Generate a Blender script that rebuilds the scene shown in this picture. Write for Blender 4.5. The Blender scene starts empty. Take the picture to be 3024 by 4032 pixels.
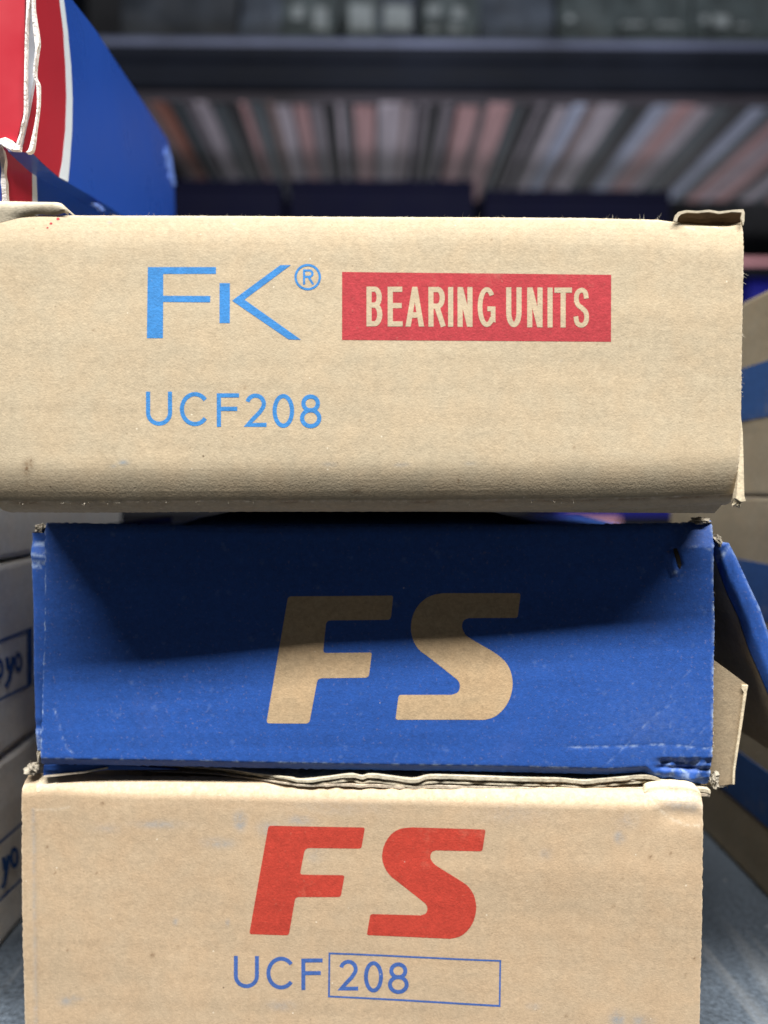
import bpy, bmesh, math, random
import numpy as np
from mathutils import Vector, Matrix
from mathutils.geometry import tessellate_polygon

# ------------------------------------------------------------------ camera, light, exposure
S = bpy.context.scene
COL = S.collection
MM = 0.001
EYE = Vector((0.0, 0.0, 111.0))            # millimetres above the shelf board
PITCH, YAW, FPX = math.radians(-1.6), math.radians(-0.8), 3360.0

cam_d = bpy.data.cameras.new("camera")
cam_d.sensor_fit = 'VERTICAL'
cam_d.sensor_height = 4.8
cam_d.sensor_width = 3.6
cam_d.lens = 4.0
cam_d.clip_start = 0.005
cam_d.clip_end = 50
cam_d.dof.use_dof = True
cam_d.dof.focus_distance = 0.160
cam_d.dof.aperture_fstop = 1.3
cam = bpy.data.objects.new("camera", cam_d)
COL.objects.link(cam)
cam.location = EYE * MM
cam.rotation_euler = (math.pi / 2 + PITCH, 0, YAW)
S.camera = cam
RC = Matrix.Rotation(YAW, 3, 'Z') @ Matrix.Rotation(math.pi / 2 + PITCH, 3, 'X')

W = bpy.data.worlds.new("World")
S.world = W
W.use_nodes = True
bgn = W.node_tree.nodes["Background"]
bgn.inputs[0].default_value = (0.86, 0.92, 1.0, 1)
bgn.inputs[1].default_value = 0.042

def area_lamp(name, loc, target, sx, sy, power, color):
    d = bpy.data.lights.new(name, 'AREA')
    d.shape = 'RECTANGLE'
    d.size, d.size_y, d.energy, d.color = sx, sy, power, color
    o = bpy.data.objects.new(name, d)
    COL.objects.link(o)
    o.location = loc
    dirv = Vector(target) - Vector(loc)
    z = -dirv.normalized()
    x = Vector((1, 0, 0)); x = (x - z * x.dot(z)).normalized()
    y = z.cross(x)
    o.rotation_euler = Matrix((x, y, z)).transposed().to_euler()
    return o

area_lamp("ceiling_tube_lamp", (0.02, -0.28, 1.10), (0.0, 0.16, 0.1), 1.65, 0.10, 63, (1.0, 0.97, 0.92))
area_lamp("rack_fill_light", (0.12, 0.80, 0.20), (0.28, 1.75, 0.80), 0.5, 0.2, 10, (0.95, 0.93, 1.0))  # added fill hidden behind the stack, brightens the deck underside
area_lamp("deck_rear_fill_light", (0.30, 2.12, 0.60), (0.28, 1.74, 0.80), 1.4, 0.15, 1.1, (0.95, 0.95, 1.0))  # added fill out of sight behind the bins, lifts the far slats

S.view_settings.view_transform = 'Standard'
S.view_settings.look = 'None'
S.view_settings.exposure = 0.0
S.view_settings.gamma = 1.0
S.render.engine = 'CYCLES'
try:
    S.cycles.use_denoising = True
    S.cycles.max_bounces = 6
    S.cycles.sample_clamp_indirect = 4
except Exception:
    pass

# ------------------------------------------------------------------ helpers
rnd = random.Random(7)

def ray(px, py):
    return RC @ Vector(((px - 1512) / FPX, -(py - 2016) / FPX, -1.0))

def on_y(px, py, y):                 # point (mm) at depth y
    d = ray(px, py); return EYE + d * (y / d.y)

def on_x(px, py, x):                 # point (mm) on a plane x = const
    d = ray(px, py); return EYE + d * (x / d.x)

def on_z(px, py, z):
    d = ray(px, py); return EYE + d * ((z - EYE.z) / d.z)

def frame(x, y, z, yaw=0.0, roll=0.0):
    return Matrix.Translation((x, y, z)) @ Matrix.Rotation(math.radians(yaw), 4, 'Z') @ Matrix.Rotation(math.radians(roll), 4, 'Y')

def loc(F, px, py, w=0.0):           # photo measurement -> (u, v) in the plane w of a box frame
    Fi = F.inverted()
    o = Fi @ EYE
    d = Fi.to_3x3() @ ray(px, py)
    t = (w - o.y) / d.y
    p = o + d * t
    return (p.x, p.z)

def locs(F, pts, w=0.0):
    return [loc(F, a, b, w) for a, b in pts]

def lin(r, g, b):
    f = lambda c: (c / 255 / 12.92) if c <= 10 else ((c / 255 + 0.055) / 1.055) ** 2.4
    return (f(r), f(g), f(b), 1)

def thing(name, F, label, cat, group=None):
    o = bpy.data.objects.new(name, None)
    COL.objects.link(o)
    M = F.copy(); M.translation = M.translation * MM
    o.matrix_world = M
    o.empty_display_size = 0.02
    o["label"] = label; o["category"] = cat
    if group: o["group"] = group
    return o

def link(name, me, mat, parent=None, smooth=False):
    o = bpy.data.objects.new(name, me)
    COL.objects.link(o)
    if mat is not None: me.materials.append(mat)
    if parent is not None: o.parent = parent
    if smooth:
        me.polygons.foreach_set("use_smooth", [True] * len(me.polygons))
    return o

def mesh(name, verts, faces, mat, parent=None, smooth=False):
    me = bpy.data.meshes.new(name)
    me.from_pydata([tuple(c * MM for c in v) for v in verts], [], faces)
    me.update()
    return link(name, me, mat, parent, smooth)

def from_bm(name, bm, mat, parent=None, smooth=False, norm=True):
    if norm: bmesh.ops.recalc_face_normals(bm, faces=bm.faces)
    for v in bm.verts: v.co *= MM
    me = bpy.data.meshes.new(name)
    bm.to_mesh(me); bm.free()
    return link(name, me, mat, parent, smooth)

def bm_box(bm, x0, x1, y0, y1, z0, z1, bev=0.0, seg=2):
    r = bmesh.ops.create_cube(bm, size=1.0)
    for v in r['verts']:
        v.co = Vector((x0 + (v.co.x + .5) * (x1 - x0), y0 + (v.co.y + .5) * (y1 - y0), z0 + (v.co.z + .5) * (z1 - z0)))
    if bev > 0:
        es = list({e for v in r['verts'] for e in v.link_edges})
        bmesh.ops.bevel(bm, geom=es, offset=bev, segments=seg, affect='EDGES', profile=.6)

def box_obj(name, x0, x1, y0, y1, z0, z1, mat, parent=None, bev=0.4, cuts=0, wob=0.0, seed=0):
    bm = bmesh.new()
    bm_box(bm, x0, x1, y0, y1, z0, z1, bev)
    if cuts:
        bmesh.ops.subdivide_edges(bm, edges=[e for e in bm.edges if e.calc_length() > 15], cuts=cuts, use_grid_fill=True)
        nz = Waves(seed, 5, 0.05, 0.2)
        for v in bm.verts:
            v.co += Vector((float(nz(v.co.y, v.co.z)), float(nz(v.co.x, v.co.z + 40)), float(nz(v.co.x + 90, v.co.y)))) * wob
    return from_bm(name, bm, mat, parent, smooth=False)

def plate(name, pts3, thick, mat, parent=None, bev=0.0):
    """polygon of 3-D points (a planar sheet) given a real thickness along `thick` vector"""
    n = len(pts3); t = Vector(thick)
    bm = bmesh.new()
    a = [bm.verts.new(Vector(p)) for p in pts3]
    b = [bm.verts.new(Vector(p) + t) for p in pts3]
    tris = tessellate_polygon([[Vector(p) for p in pts3]])
    for tr in tris:
        try:
            bm.faces.new([a[i] for i in tr]); bm.faces.new([b[i] for i in reversed(tr)])
        except ValueError: pass
    for i in range(n):
        j = (i + 1) % n
        bm.faces.new((a[i], a[j], b[j], b[i]))
    return from_bm(name, bm, mat, parent)

class Waves:
    """cheap smooth noise: a sum of random waves, ~unit amplitude"""
    def __init__(self, seed, n, f0, f1):
        r = np.random.RandomState(seed)
        ang = r.rand(n) * 2 * np.pi; fr = f0 + (f1 - f0) * r.rand(n)
        self.kx, self.ky = np.cos(ang) * fr, np.sin(ang) * fr
        self.ph = r.rand(n) * 2 * np.pi; self.n = n
    def __call__(self, x, y):
        x = np.asarray(x, float); y = np.asarray(y, float)
        o = 0
        for a, b, p in zip(self.kx, self.ky, self.ph):
            o = o + np.sin(a * x + b * y + p)
        return o / math.sqrt(self.n / 2)

def pinterp(pts):
    a = np.array(sorted(pts)); return lambda x: np.interp(x, a[:, 0], a[:, 1])

def seg_dist(U, V, pts):
    D = np.full(np.shape(U), 1e9)
    for (x0, y0), (x1, y1) in zip(pts[:-1], pts[1:]):
        dx, dy = x1 - x0, y1 - y0; L = dx * dx + dy * dy + 1e-9
        t = np.clip(((U - x0) * dx + (V - y0) * dy) / L, 0, 1)
        D = np.minimum(D, np.hypot(U - x0 - t * dx, V - y0 - t * dy))
    return D

# ------------------------------------------------------------------ materials
class NT:
    def __init__(self, name):
        self.m = bpy.data.materials.new(name); self.m.use_nodes = True
        self.t = self.m.node_tree; self.n = self.t.nodes
        self.b = self.n["Principled BSDF"]
        self.co = self.n.new("ShaderNodeTexCoord").outputs["Object"]
    def new(self, k, **kw):
        o = self.n.new(k)
        for a, v in kw.items(): setattr(o, a, v)
        return o
    def l(self, a, b): self.t.links.new(a, b)
    def setin(self, sock, v):
        if hasattr(v, 'is_output') or isinstance(v, bpy.types.NodeSocket): self.l(v, sock)
        else: sock.default_value = v
    def mapped(self, scale, rot=(0, 0, 0)):
        mp = self.new("ShaderNodeMapping"); mp.inputs["Scale"].default_value = scale; mp.inputs["Rotation"].default_value = rot
        self.l(self.co, mp.inputs[0]); return mp.outputs[0]
    def noise(self, scale, detail=3, rough=.55, co=None, dist=0.0):
        x = self.new("ShaderNodeTexNoise"); x.inputs["Scale"].default_value = scale
        x.inputs["Detail"].default_value = detail; x.inputs["Roughness"].default_value = rough
        x.inputs["Distortion"].default_value = dist
        self.l(co or self.co, x.inputs["Vector"]); return x.outputs["Fac"]
    def ramp(self, f, a, b, va=0.0, vb=1.0):
        x = self.new("ShaderNodeMapRange"); x.inputs[1].default_value = a; x.inputs[2].default_value = b
        x.inputs[3].default_value = va; x.inputs[4].default_value = vb
        self.l(f, x.inputs[0]); return x.outputs[0]
    def math(self, op, a, b=None):
        x = self.new("ShaderNodeMath", operation=op); self.setin(x.inputs[0], a)
        if b is not None: self.setin(x.inputs[1], b)
        return x.outputs[0]
    def mix(self, f, a, b, mode='MIX'):
        x = self.new("ShaderNodeMix", data_type='RGBA', blend_type=mode)
        self.setin(x.inputs[0], f); self.setin(x.inputs[6], a); self.setin(x.inputs[7], b)
        return x.outputs[2]
    def attr(self, name):
        x = self.new("ShaderNodeAttribute"); x.attribute_name = name; return x.outputs["Fac"]
    def spots(self, scale, size, density):
        v = self.new("ShaderNodeTexVoronoi"); v.inputs["Scale"].default_value = scale
        self.l(self.co, v.inputs["Vector"])
        sep = self.new("ShaderNodeSeparateColor"); self.l(v.outputs["Color"], sep.inputs[0])
        on = self.math('LESS_THAN', sep.outputs[0], density)
        near = self.ramp(v.outputs["Distance"], size * .5, size, 1, 0)
        return self.math('MULTIPLY', on, near)
    def bump(self, h, strength, dist, prev=None):
        x = self.new("ShaderNodeBump"); x.inputs["Strength"].default_value = strength; x.inputs["Distance"].default_value = dist
        self.l(h, x.inputs["Height"])
        if prev is not None: self.l(prev, x.inputs["Normal"])
        return x.outputs[0]

def paper(name, base, ink=None, ink_keep=.10, rough=.85, bump=.5, specks=1.0, ribs=.10, spec=.25, wear_col=(0.62, 0.54, 0.42, 1), stain_shade_col=(0.20, 0.25, 0.30, 1), mott=.13, scuff_amt=.8):
    """kraft board: fibre mottling, dark and pale specks, faint flutes; optional printed ink over it"""
    t = NT(name)
    fine = t.noise(1900, 3, .62)
    mid = t.noise(620, 3, .6, None, .6)
    big = t.noise(70, 4, .6)
    fib1 = t.noise(1.0, 2, .55, t.mapped((800, 900, 1700), (0, .35, 0)), 1.0)
    fib2 = t.noise(1.0, 2, .5, t.mapped((1900, 600, 480), (0, .6, 0)), 1.2)
    band = t.noise(1.0, 2, .5, t.mapped((7, 7, 230)))
    c = tuple(base)
    f = t.math('ADD', t.ramp(fine, .3, .7, -mott * .8, mott * .8), t.ramp(mid, .3, .7, -mott * .7, mott * .7))
    f = t.math('ADD', f, t.ramp(big, .3, .7, -mott * .45, mott * .45))
    f = t.math('ADD', f, t.ramp(fib1, .35, .65, -mott * .45, mott * .45))
    f = t.math('ADD', f, t.ramp(band, .35, .65, -.045, .045))
    f = t.math('ADD', f, 1.0)
    col = t.mix(1.0, c, f, 'MULTIPLY')
    hue = t.ramp(t.noise(150, 3), .38, .62, 0, 1)
    col = t.mix(hue, col, t.mix(1.0, col, (1.025, .988, .955, 1), 'MULTIPLY'))
    dark = t.spots(330, .085, .05 * specks)
    dark2 = t.spots(800, .16, .05 * specks)
    dark3 = t.ramp(fib2, .69, .77, 0, .5)
    pale = t.spots(620, .12, .05 * specks)
    gate = 1.0
    if ink is not None:
        gaps = t.ramp(t.noise(1500, 3, .7), .60, .76, 0, .6)
        scuff = t.ramp(t.noise(60, 6, .72), .56, .78, 0, scuff_amt)
        keep = t.math('MAXIMUM', t.math('MAXIMUM', gaps, scuff), ink_keep)
        keep = t.math('MULTIPLY', keep, .40)
        inkc = t.mix(1.0, tuple(ink), f, 'MULTIPLY')
        col = t.mix(keep, inkc, col)
        gate = .5
    col = t.mix(t.math('MULTIPLY', dark, .8 * gate), col, (.11, .075, .045, 1))
    col = t.mix(t.math('MULTIPLY', dark2, .5 * gate), col, (.18, .13, .08, 1))
    col = t.mix(t.math('MULTIPLY', dark3, .26 * min(1, specks)), col, (.16, .12, .07, 1))
    col = t.mix(t.math('MULTIPLY', pale, .7 * gate), col, (.80, .72, .58, 1))
    st = t.attr("stain_shade"); col = t.mix(t.math('MULTIPLY', st, t.ramp(mid, .35, .62, .25, 1)), col, stain_shade_col)
    rs = t.attr("rust"); col = t.mix(t.math('MULTIPLY', rs, t.ramp(fine, .35, .6, .2, 1)), col, (.15, .085, .04, 1))
    we = t.attr("wear"); wn = t.ramp(t.noise(900, 4, .7), .36, .62, 0, 1.25)
    col = t.mix(t.math('MINIMUM', t.math('MULTIPLY', we, wn), 1.0), col, wear_col)
    t.l(col, t.b.inputs["Base Color"])
    t.b.inputs["Roughness"].default_value = rough
    t.b.inputs["Specular IOR Level"].default_value = spec
    h = t.math('ADD', t.math('MULTIPLY', t.noise(3000, 2, .6), .6), t.math('ADD', t.math('MULTIPLY', fine, .35), t.math('MULTIPLY', fib2, .3)))
    n1 = t.bump(h, bump * .8, .00022)
    n2 = t.bump(t.noise(1.0, 1, .4, t.mapped((9, 9, 300))), ribs, .0003, n1)
    t.l(n2, t.b.inputs["Normal"])
    return t.m

def plain(name, col, rough=.5, spec=.4, mott=.12, scale=60, metal=0.0, bump=0.0, bscale=300, coat=0.0):
    t = NT(name)
    f = t.math('ADD', t.ramp(t.noise(scale, 4, .6), .3, .7, -mott, mott), 1.0)
    t.l(t.mix(1.0, tuple(col), f, 'MULTIPLY'), t.b.inputs["Base Color"])
    t.l(t.ramp(t.noise(scale * 2, 3), .3, .7, rough * .85, min(1, rough * 1.15)), t.b.inputs["Roughness"])
    t.b.inputs["Specular IOR Level"].default_value = spec
    t.b.inputs["Metallic"].default_value = metal
    if coat: t.b.inputs["Coat Weight"].default_value = coat; t.b.inputs["Coat Roughness"].default_value = .2
    if bump: t.l(t.bump(t.noise(bscale, 4, .6), bump, .001), t.b.inputs["Normal"])
    return t.m

KRAFT_A = (.425, .356, .252, 1)
KRAFT_B = (.43, .328, .22, 1)
M_kraft_top = paper("kraft_board_pale", KRAFT_A, mott=.10, bump=.42, specks=1.2)
M_ink_sky = paper("sky_blue_ink_on_kraft", KRAFT_A, ink=(.024, .19, .50, 1), specks=.5)
M_ink_red = paper("red_ink_on_kraft", KRAFT_A, ink=(.36, .024, .038, 1), specks=.5)
M_kraft_low = paper("kraft_board_tan", KRAFT_B, specks=1.4, mott=.10, bump=.4)
M_ink_red2 = paper("vermilion_ink_on_kraft", KRAFT_B, ink=(.40, .030, .018, 1), specks=.4)
M_ink_blue2 = paper("royal_blue_ink_on_kraft", KRAFT_B, ink=(.028, .095, .33, 1), specks=.4)
M_blue = paper("blue_printed_board", (.40, .30, .2, 1), ink=(.016, .072, .31, 1), ink_keep=.0, specks=.12, bump=.35, rough=.62, spec=.35, wear_col=(.30, .40, .60, 1), ribs=.25, scuff_amt=.08)
M_kraft_mid = paper("kraft_board_letter", (.42, .31, .19, 1), specks=.7, bump=.4)
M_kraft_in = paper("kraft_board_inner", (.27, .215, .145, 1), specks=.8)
M_ply = paper("greyed_board_edge", (.40, .35, .28, 1), specks=.3, bump=.9, mott=.3)
M_ply_pale = paper("pale_board_edge", (.56, .49, .36, 1), specks=.3, bump=.6, mott=.2)
M_ply_pale2 = paper("grey_cream_board_edge", (.42, .385, .30, 1), specks=.3, bump=.6, mott=.25)
M_torn = paper("torn_grey_board", (.31, .285, .235, 1), specks=.6, bump=1.0, mott=.35)
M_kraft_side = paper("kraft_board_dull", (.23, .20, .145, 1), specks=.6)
M_slot_shade = paper("slot_shade_brown_paper", (.10, .072, .045, 1), specks=.4)  # brown darkened to hold the recess shade inside the open flap
M_kraft_flap = paper("kraft_board_greyed", (.40, .36, .28, 1), specks=.8)
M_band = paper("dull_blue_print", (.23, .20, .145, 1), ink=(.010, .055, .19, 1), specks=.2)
M_white_card = paper("white_card", (.68, .68, .67, 1), specks=.3, bump=.25, mott=.10, ribs=.1)
M_ink_navy = paper("blue_ink_on_white_card", (.68, .68, .67, 1), ink=(.014, .075, .27, 1), specks=.1, bump=.25, ink_keep=0)
M_gloss_blue = plain("glossy_blue_card", (.010, .060, .36, 1), .30, .5, .05, 30)
M_gloss_red = plain("glossy_red_card", (.36, .017, .030, 1), .33, .5, .06, 40)
M_gloss_white = plain("glossy_white_card", (.60, .68, .78, 1), .4, .4, .05, 40)
M_raw_white = plain("torn_white_card_edge", (.70, .66, .64, 1), .9, .2, .18, 400, bump=.6, bscale=900)
M_void = plain("dark_slit", (.03, .025, .02, 1), .9, .1)
M_fibre = plain("paper_fibre", (.70, .64, .52, 1), .8, .3)

# ------------------------------------------------------------------ printed marks
def fillet(pts, r=None, n=5):
    """pts: (x, y) or (x, y, radius); returns a path with rounded corners"""
    out = []; N = len(pts)
    for i in range(N):
        p = Vector(pts[i][:2]); a = Vector(pts[i - 1][:2]); b = Vector(pts[(i + 1) % N][:2])
        rr = pts[i][2] if len(pts[i]) > 2 else (r or 0)
        if rr <= 0: out.append(tuple(p)); continue
        da, db = (a - p), (b - p); la, lb = da.length, db.length
        k = min(rr, la * .48, lb * .48)
        p0 = p + da.normalized() * k; p1 = p + db.normalized() * k
        for j in range(n + 1):
            t = j / n
            q = p0 * (1 - t) ** 2 + p * 2 * t * (1 - t) + p1 * t ** 2
            out.append(tuple(q))
    return out

def catmull(pts, n=6):
    P = [Vector(p) for p in pts]; P = [P[0] * 2 - P[1]] + P + [P[-1] * 2 - P[-2]]
    out = []
    for i in range(1, len(P) - 2):
        for j in range(n):
            t = j / n
            a, b, c, d = P[i - 1], P[i], P[i + 1], P[i + 2]
            out.append(tuple(.5 * ((2 * b) + (c - a) * t + (2 * a - 5 * b + 4 * c - d) * t * t + (3 * b - a - 3 * c + d) * t ** 3)))
    out.append(tuple(P[-2])); return out

def stroke(pts, w, closed=False):
    """constant-width ribbon round a centre line -> list of loops (outer [, hole])"""
    P = [Vector(p) for p in pts]; n = len(P); Lp, Rp = [], []
    for i in range(n):
        if closed: a, b = P[i - 1], P[(i + 1) % n]
        else: a, b = P[max(0, i - 1)], P[min(n - 1, i + 1)]
        p = P[i]
        d1 = (p - a).normalized() if (p - a).length > 1e-9 else (b - p).normalized()
        d2 = (b - p).normalized() if (b - p).length > 1e-9 else d1
        t = (d1 + d2); t = t.normalized() if t.length > 1e-6 else d1
        nrm = Vector((-t.y, t.x)); n1 = Vector((-d1.y, d1.x))
        k = w / 2 / max(.45, nrm.dot(n1))
        Lp.append(tuple(p + nrm * k)); Rp.append(tuple(p - nrm * k))
    if closed: return [Lp, Rp[::-1]]
    return [Lp + Rp[::-1]]

def arc(cx, cy, rx, ry, a0, a1, n=16):
    return [(cx + rx * math.cos(math.radians(a0 + (a1 - a0) * i / n)), cy + ry * math.sin(math.radians(a0 + (a1 - a0) * i / n))) for i in range(n + 1)]

def glyph(ch):
    """Centre lines in a unit box, y up: (points, closed), or ('poly', points in the outer box, x in stroke widths from either side)"""
    if ch == 'U': return [([(0, 1), (0, .36)] + arc(.5, .36, .5, .36, 180, 360, 14)[1:] + [(1, 1)], 0)]
    if ch == 'C': return [(arc(.52, .5, .52, .5, 38, 322, 26), 0)]
    if ch == 'F': return [([(0, 0), (0, 1), (1, 1)], 0), ([(0, .54), (.9, .54)], 0)]
    if ch == '0': return [(arc(.5, .5, .5, .5, 0, 360, 30)[:-1], 1)]
    if ch == '8': return [(arc(.5, .765, .42, .235, 0, 360, 22)[:-1], 1), (arc(.5, .27, .5, .27, 0, 360, 24)[:-1], 1)]
    if ch == '2': return [(arc(.5, .72, .47, .28, 165, -25, 14) + [(.72, .42), (.36, .2), (.06, 0), (1, 0)], 0)]
    if ch == 'R': return [([(0, 0), (0, 1)], 0), ([(0, 1), (.6, 1)] + arc(.6, .76, .38, .24, 90, -90, 10)[1:] + [(.02, .52)], 0), ([(.5, .52), (1, 0)], 0)]
    if ch == 'B': return [([(0, 0), (0, 1)], 0), ([(0, 1), (.55, 1)] + arc(.55, .77, .4, .23, 90, -90, 8)[1:] + [(.02, .54)], 0), ([(.02, .54), (.5, .54)] + arc(.52, .27, .48, .27, 88, -90, 10) + [(0, 0)], 0)]
    if ch == 'E': return [([(1, 0), (0, 0), (0, 1), (.96, 1)], 0), ([(0, .53), (.9, .53)], 0)]
    if ch == 'A': return [('poly', [(0, 0, 0), (.5, -.5, 1), (.5, .5, 1), (0, 1.02, 0)]), ('poly', [(1, 0, 0), (.5, .5, 1), (.5, -.5, 1), (1, -1.02, 0)]), ('poly', [(.23, 0, .22), (.77, 0, .22), (.72, 0, .36), (.28, 0, .36)])]
    if ch == 'I': return [([(.5, 0), (.5, 1)], 0)]
    if ch == 'N': return [([(0, 0), (0, 1)], 0), ([(1, 0), (1, 1)], 0), ('poly', [(0, 0, 1), (0, 1.05, 1), (1, 0, 0), (1, -1.05, 0)])]
    if ch == 'G': return [(arc(.52, .5, .52, .5, 42, 315, 24) + [(1, .14), (1, .45), (.56, .45)], 0)]
    if ch == 'T': return [([(.5, 0), (.5, .93)], 0), ([(0, 1), (1, 1)], 0)]
    if ch == 'S': return [(catmull([(.95, .76), (.85, .93), (.52, 1.0), (.15, .92), (.05, .74), (.2, .58), (.55, .49), (.88, .38), (.98, .22), (.85, .06), (.5, 0), (.14, .06), (0, .25)], 4), 0)]
    return []

def place_glyph(ch, x0, x1, yt, yb, w):
    """box is the outer extent in picture space (y down); returns polys (lists of loops)"""
    h = w / 2; out = []
    for a, b in glyph(ch):
        if a == 'poly':
            out.append([[(x0 + p[0] * (x1 - x0) + p[1] * w, yb - p[2] * (yb - yt)) for p in b]]); continue
        q = [Vector((x0 + h + p[0] * (x1 - x0 - w), (yb - h) - p[1] * (yb - yt - w))) for p in a]
        if not b:                                   # butt ends reach the edge of the box
            for e, n_ in ((0, 1), (-1, -2)):
                d = (q[e] - q[n_]).normalized()
                if abs(d.y) > .8 and a[e][1] in (0, 1): q[e] = q[e] + d * h
                elif abs(d.x) > .8 and a[e][0] in (0, 1, .96, .9): q[e] = q[e] + d * h
                elif abs(d.y) > .5 and a[e][1] == 0: q[e] = q[e] + d * h * .8
        out.append(stroke(q, w, bool(b)))
    return out

def ink(name, polys, to_uv, wfun, mat, parent, off=.02, cut=True):
    bm = bmesh.new()
    for k, loops in enumerate(polys):
        L3 = [[Vector((*to_uv(x, y), 0)) for x, y in lp] for lp in loops]
        flat = [p for lp in L3 for p in lp]
        vs = [bm.verts.new((p.x, -(off + .004 * (k % 4)), p.y)) for p in flat]
        for tr in tessellate_polygon(L3):
            try: bm.faces.new([vs[i] for i in tr])
            except ValueError: pass
    if cut:
        xs = [v.co.x for v in bm.verts]; zs = [v.co.z for v in bm.verts]
        for c in np.arange(min(xs), max(xs), 1.3)[1:]:
            bmesh.ops.bisect_plane(bm, geom=bm.verts[:] + bm.edges[:] + bm.faces[:], plane_co=(c, 0, 0), plane_no=(1, 0, 0))
        for c in np.arange(min(zs), max(zs), 1.3)[1:]:
            bmesh.ops.bisect_plane(bm, geom=bm.verts[:] + bm.edges[:] + bm.faces[:], plane_co=(0, 0, c), plane_no=(0, 0, 1))
    vl = list(bm.verts)
    ww = wfun(np.array([v.co.x for v in vl]), np.array([v.co.z for v in vl]))
    for v, w in zip(vl, ww): v.co.y += float(w)
    for f in bm.faces:
        f.normal_update()
        if f.normal.y > 0: f.normal_flip()
    return from_bm(name, bm, mat, parent, norm=False)

# ------------------------------------------------------------------ board front panel
class Panel:
    """a carton front: traced outline, rolled top and bottom folds, dents; keeps its own surface function"""
    def __init__(self, F, top, bottom, left, right, fT, fB, disp):
        self.F = F
        tl = locs(F, top); bl = locs(F, bottom); ll = locs(F, left); rl = locs(F, right)
        self.T, self.B = pinterp(tl), pinterp(bl)
        self.L, self.R = pinterp([(v, u) for u, v in ll]), pinterp([(v, u) for u, v in rl])
        self.fT, self.fB, self.disp = pinterp(fT), pinterp(fB), disp
    def w(self, U, V):
        return self.fT(self.T(U) - V) + self.fB(V - self.B(U)) + self.disp(U, V)
    def build(self, name, mat, parent, nu, nv, wear=None, stain_shade=None, rust=None, edge_jit=.06, seed=1):
        a = np.linspace(0, 1, nu); b = np.linspace(0, 1, nv)
        b = .5 - .5 * np.cos(np.pi * b) * (0.35 + .65 * np.abs(np.cos(np.pi * b)) ** .5) if False else (b * .6 + (.5 - .5 * np.cos(np.pi * b)) * .4)
        sgrid, tgrid = np.meshgrid(a, b)
        U = np.zeros_like(sgrid); V = np.zeros_like(sgrid)
        u0 = float(self.L(np.mean(self.T.__call__(np.array([0.0]))))); 
        U = -70 + 140 * sgrid
        jl, jr, jt = Waves(seed, 9, 2, 9), Waves(seed + 1, 9, 2, 9), Waves(seed + 2, 9, 2, 9)
        for _ in range(3):
            V = self.B(U) + (self.T(U) - self.B(U)) * tgrid
            l = self.L(V) + edge_jit * jl(V, 0 * V); r = self.R(V) + edge_jit * jr(V, 0 * V)
            U = l + (r - l) * sgrid
        V = self.B(U) + (self.T(U) - self.B(U)) * tgrid
        V = V + np.where(tgrid > .999, 1, 0) * edge_jit * jt(U, 0 * U) + np.where(tgrid < .001, 1, 0) * edge_jit * jt(U, 0 * U + 9)
        Wd = self.w(U, V)
        verts = np.stack([U, Wd, V], -1).reshape(-1, 3) * MM
        i = np.arange((nv - 1) * (nu - 1)); r_, c_ = i // (nu - 1), i % (nu - 1)
        q = r_ * nu + c_
        faces = np.stack([q, q + 1, q + nu + 1, q + nu], -1)
        me = bpy.data.meshes.new(name)
        me.vertices.add(len(verts)); me.vertices.foreach_set("co", verts.ravel())
        me.loops.add(faces.size); me.loops.foreach_set("vertex_index", faces.ravel().astype(np.int32))
        me.polygons.add(len(faces)); me.polygons.foreach_set("loop_start", np.arange(0, faces.size, 4, dtype=np.int32))
        me.update(calc_edges=True); me.validate()
        for nm, fn in (("wear", wear), ("stain_shade", stain_shade), ("rust", rust)):
            at = me.attributes.new(nm, 'FLOAT', 'POINT')
            val = np.zeros(len(verts)) if fn is None else np.clip(fn(U, V, self), 0, 1).ravel()
            at.data.foreach_set("value", val.astype(np.float32))
        return link(name, me, mat, parent, smooth=True)

def fuzz(name, F, lines, n, parent, lmin=.3, lmax=1.4, seed=3, wid=.035):
    """loose paper fibres along an edge"""
    r = random.Random(seed); bm = bmesh.new()
    for _ in range(n):
        ln = r.choice(lines); i = r.randrange(len(ln) - 1); t = r.random()
        p = Vector(ln[i]).lerp(Vector(ln[i + 1]), t)
        d = Vector((r.gauss(0, 1), r.gauss(-.5, .6), r.gauss(.15, .8))).normalized()
        L = r.uniform(lmin, lmax) * (1 if r.random() < .85 else 1.8)
        bend = Vector((r.gauss(0, .5), r.gauss(0, .3), r.gauss(0, .5)))
        side = d.cross(Vector((0, 1, 0.2))).normalized() * wid
        prev = None
        for k in range(4):
            s = k / 3
            q = p + d * (L * s) + bend * (L * s * s * .5)
            sd = side * (1 - .7 * s)
            cur = (bm.verts.new(q - sd), bm.verts.new(q + sd))
            if prev: bm.faces.new((prev[0], prev[1], cur[1], cur[0]))
            prev = cur
    o = from_bm(name, bm, M_fibre, parent, norm=False)
    o["kind"] = "stuff"
    return o

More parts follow.
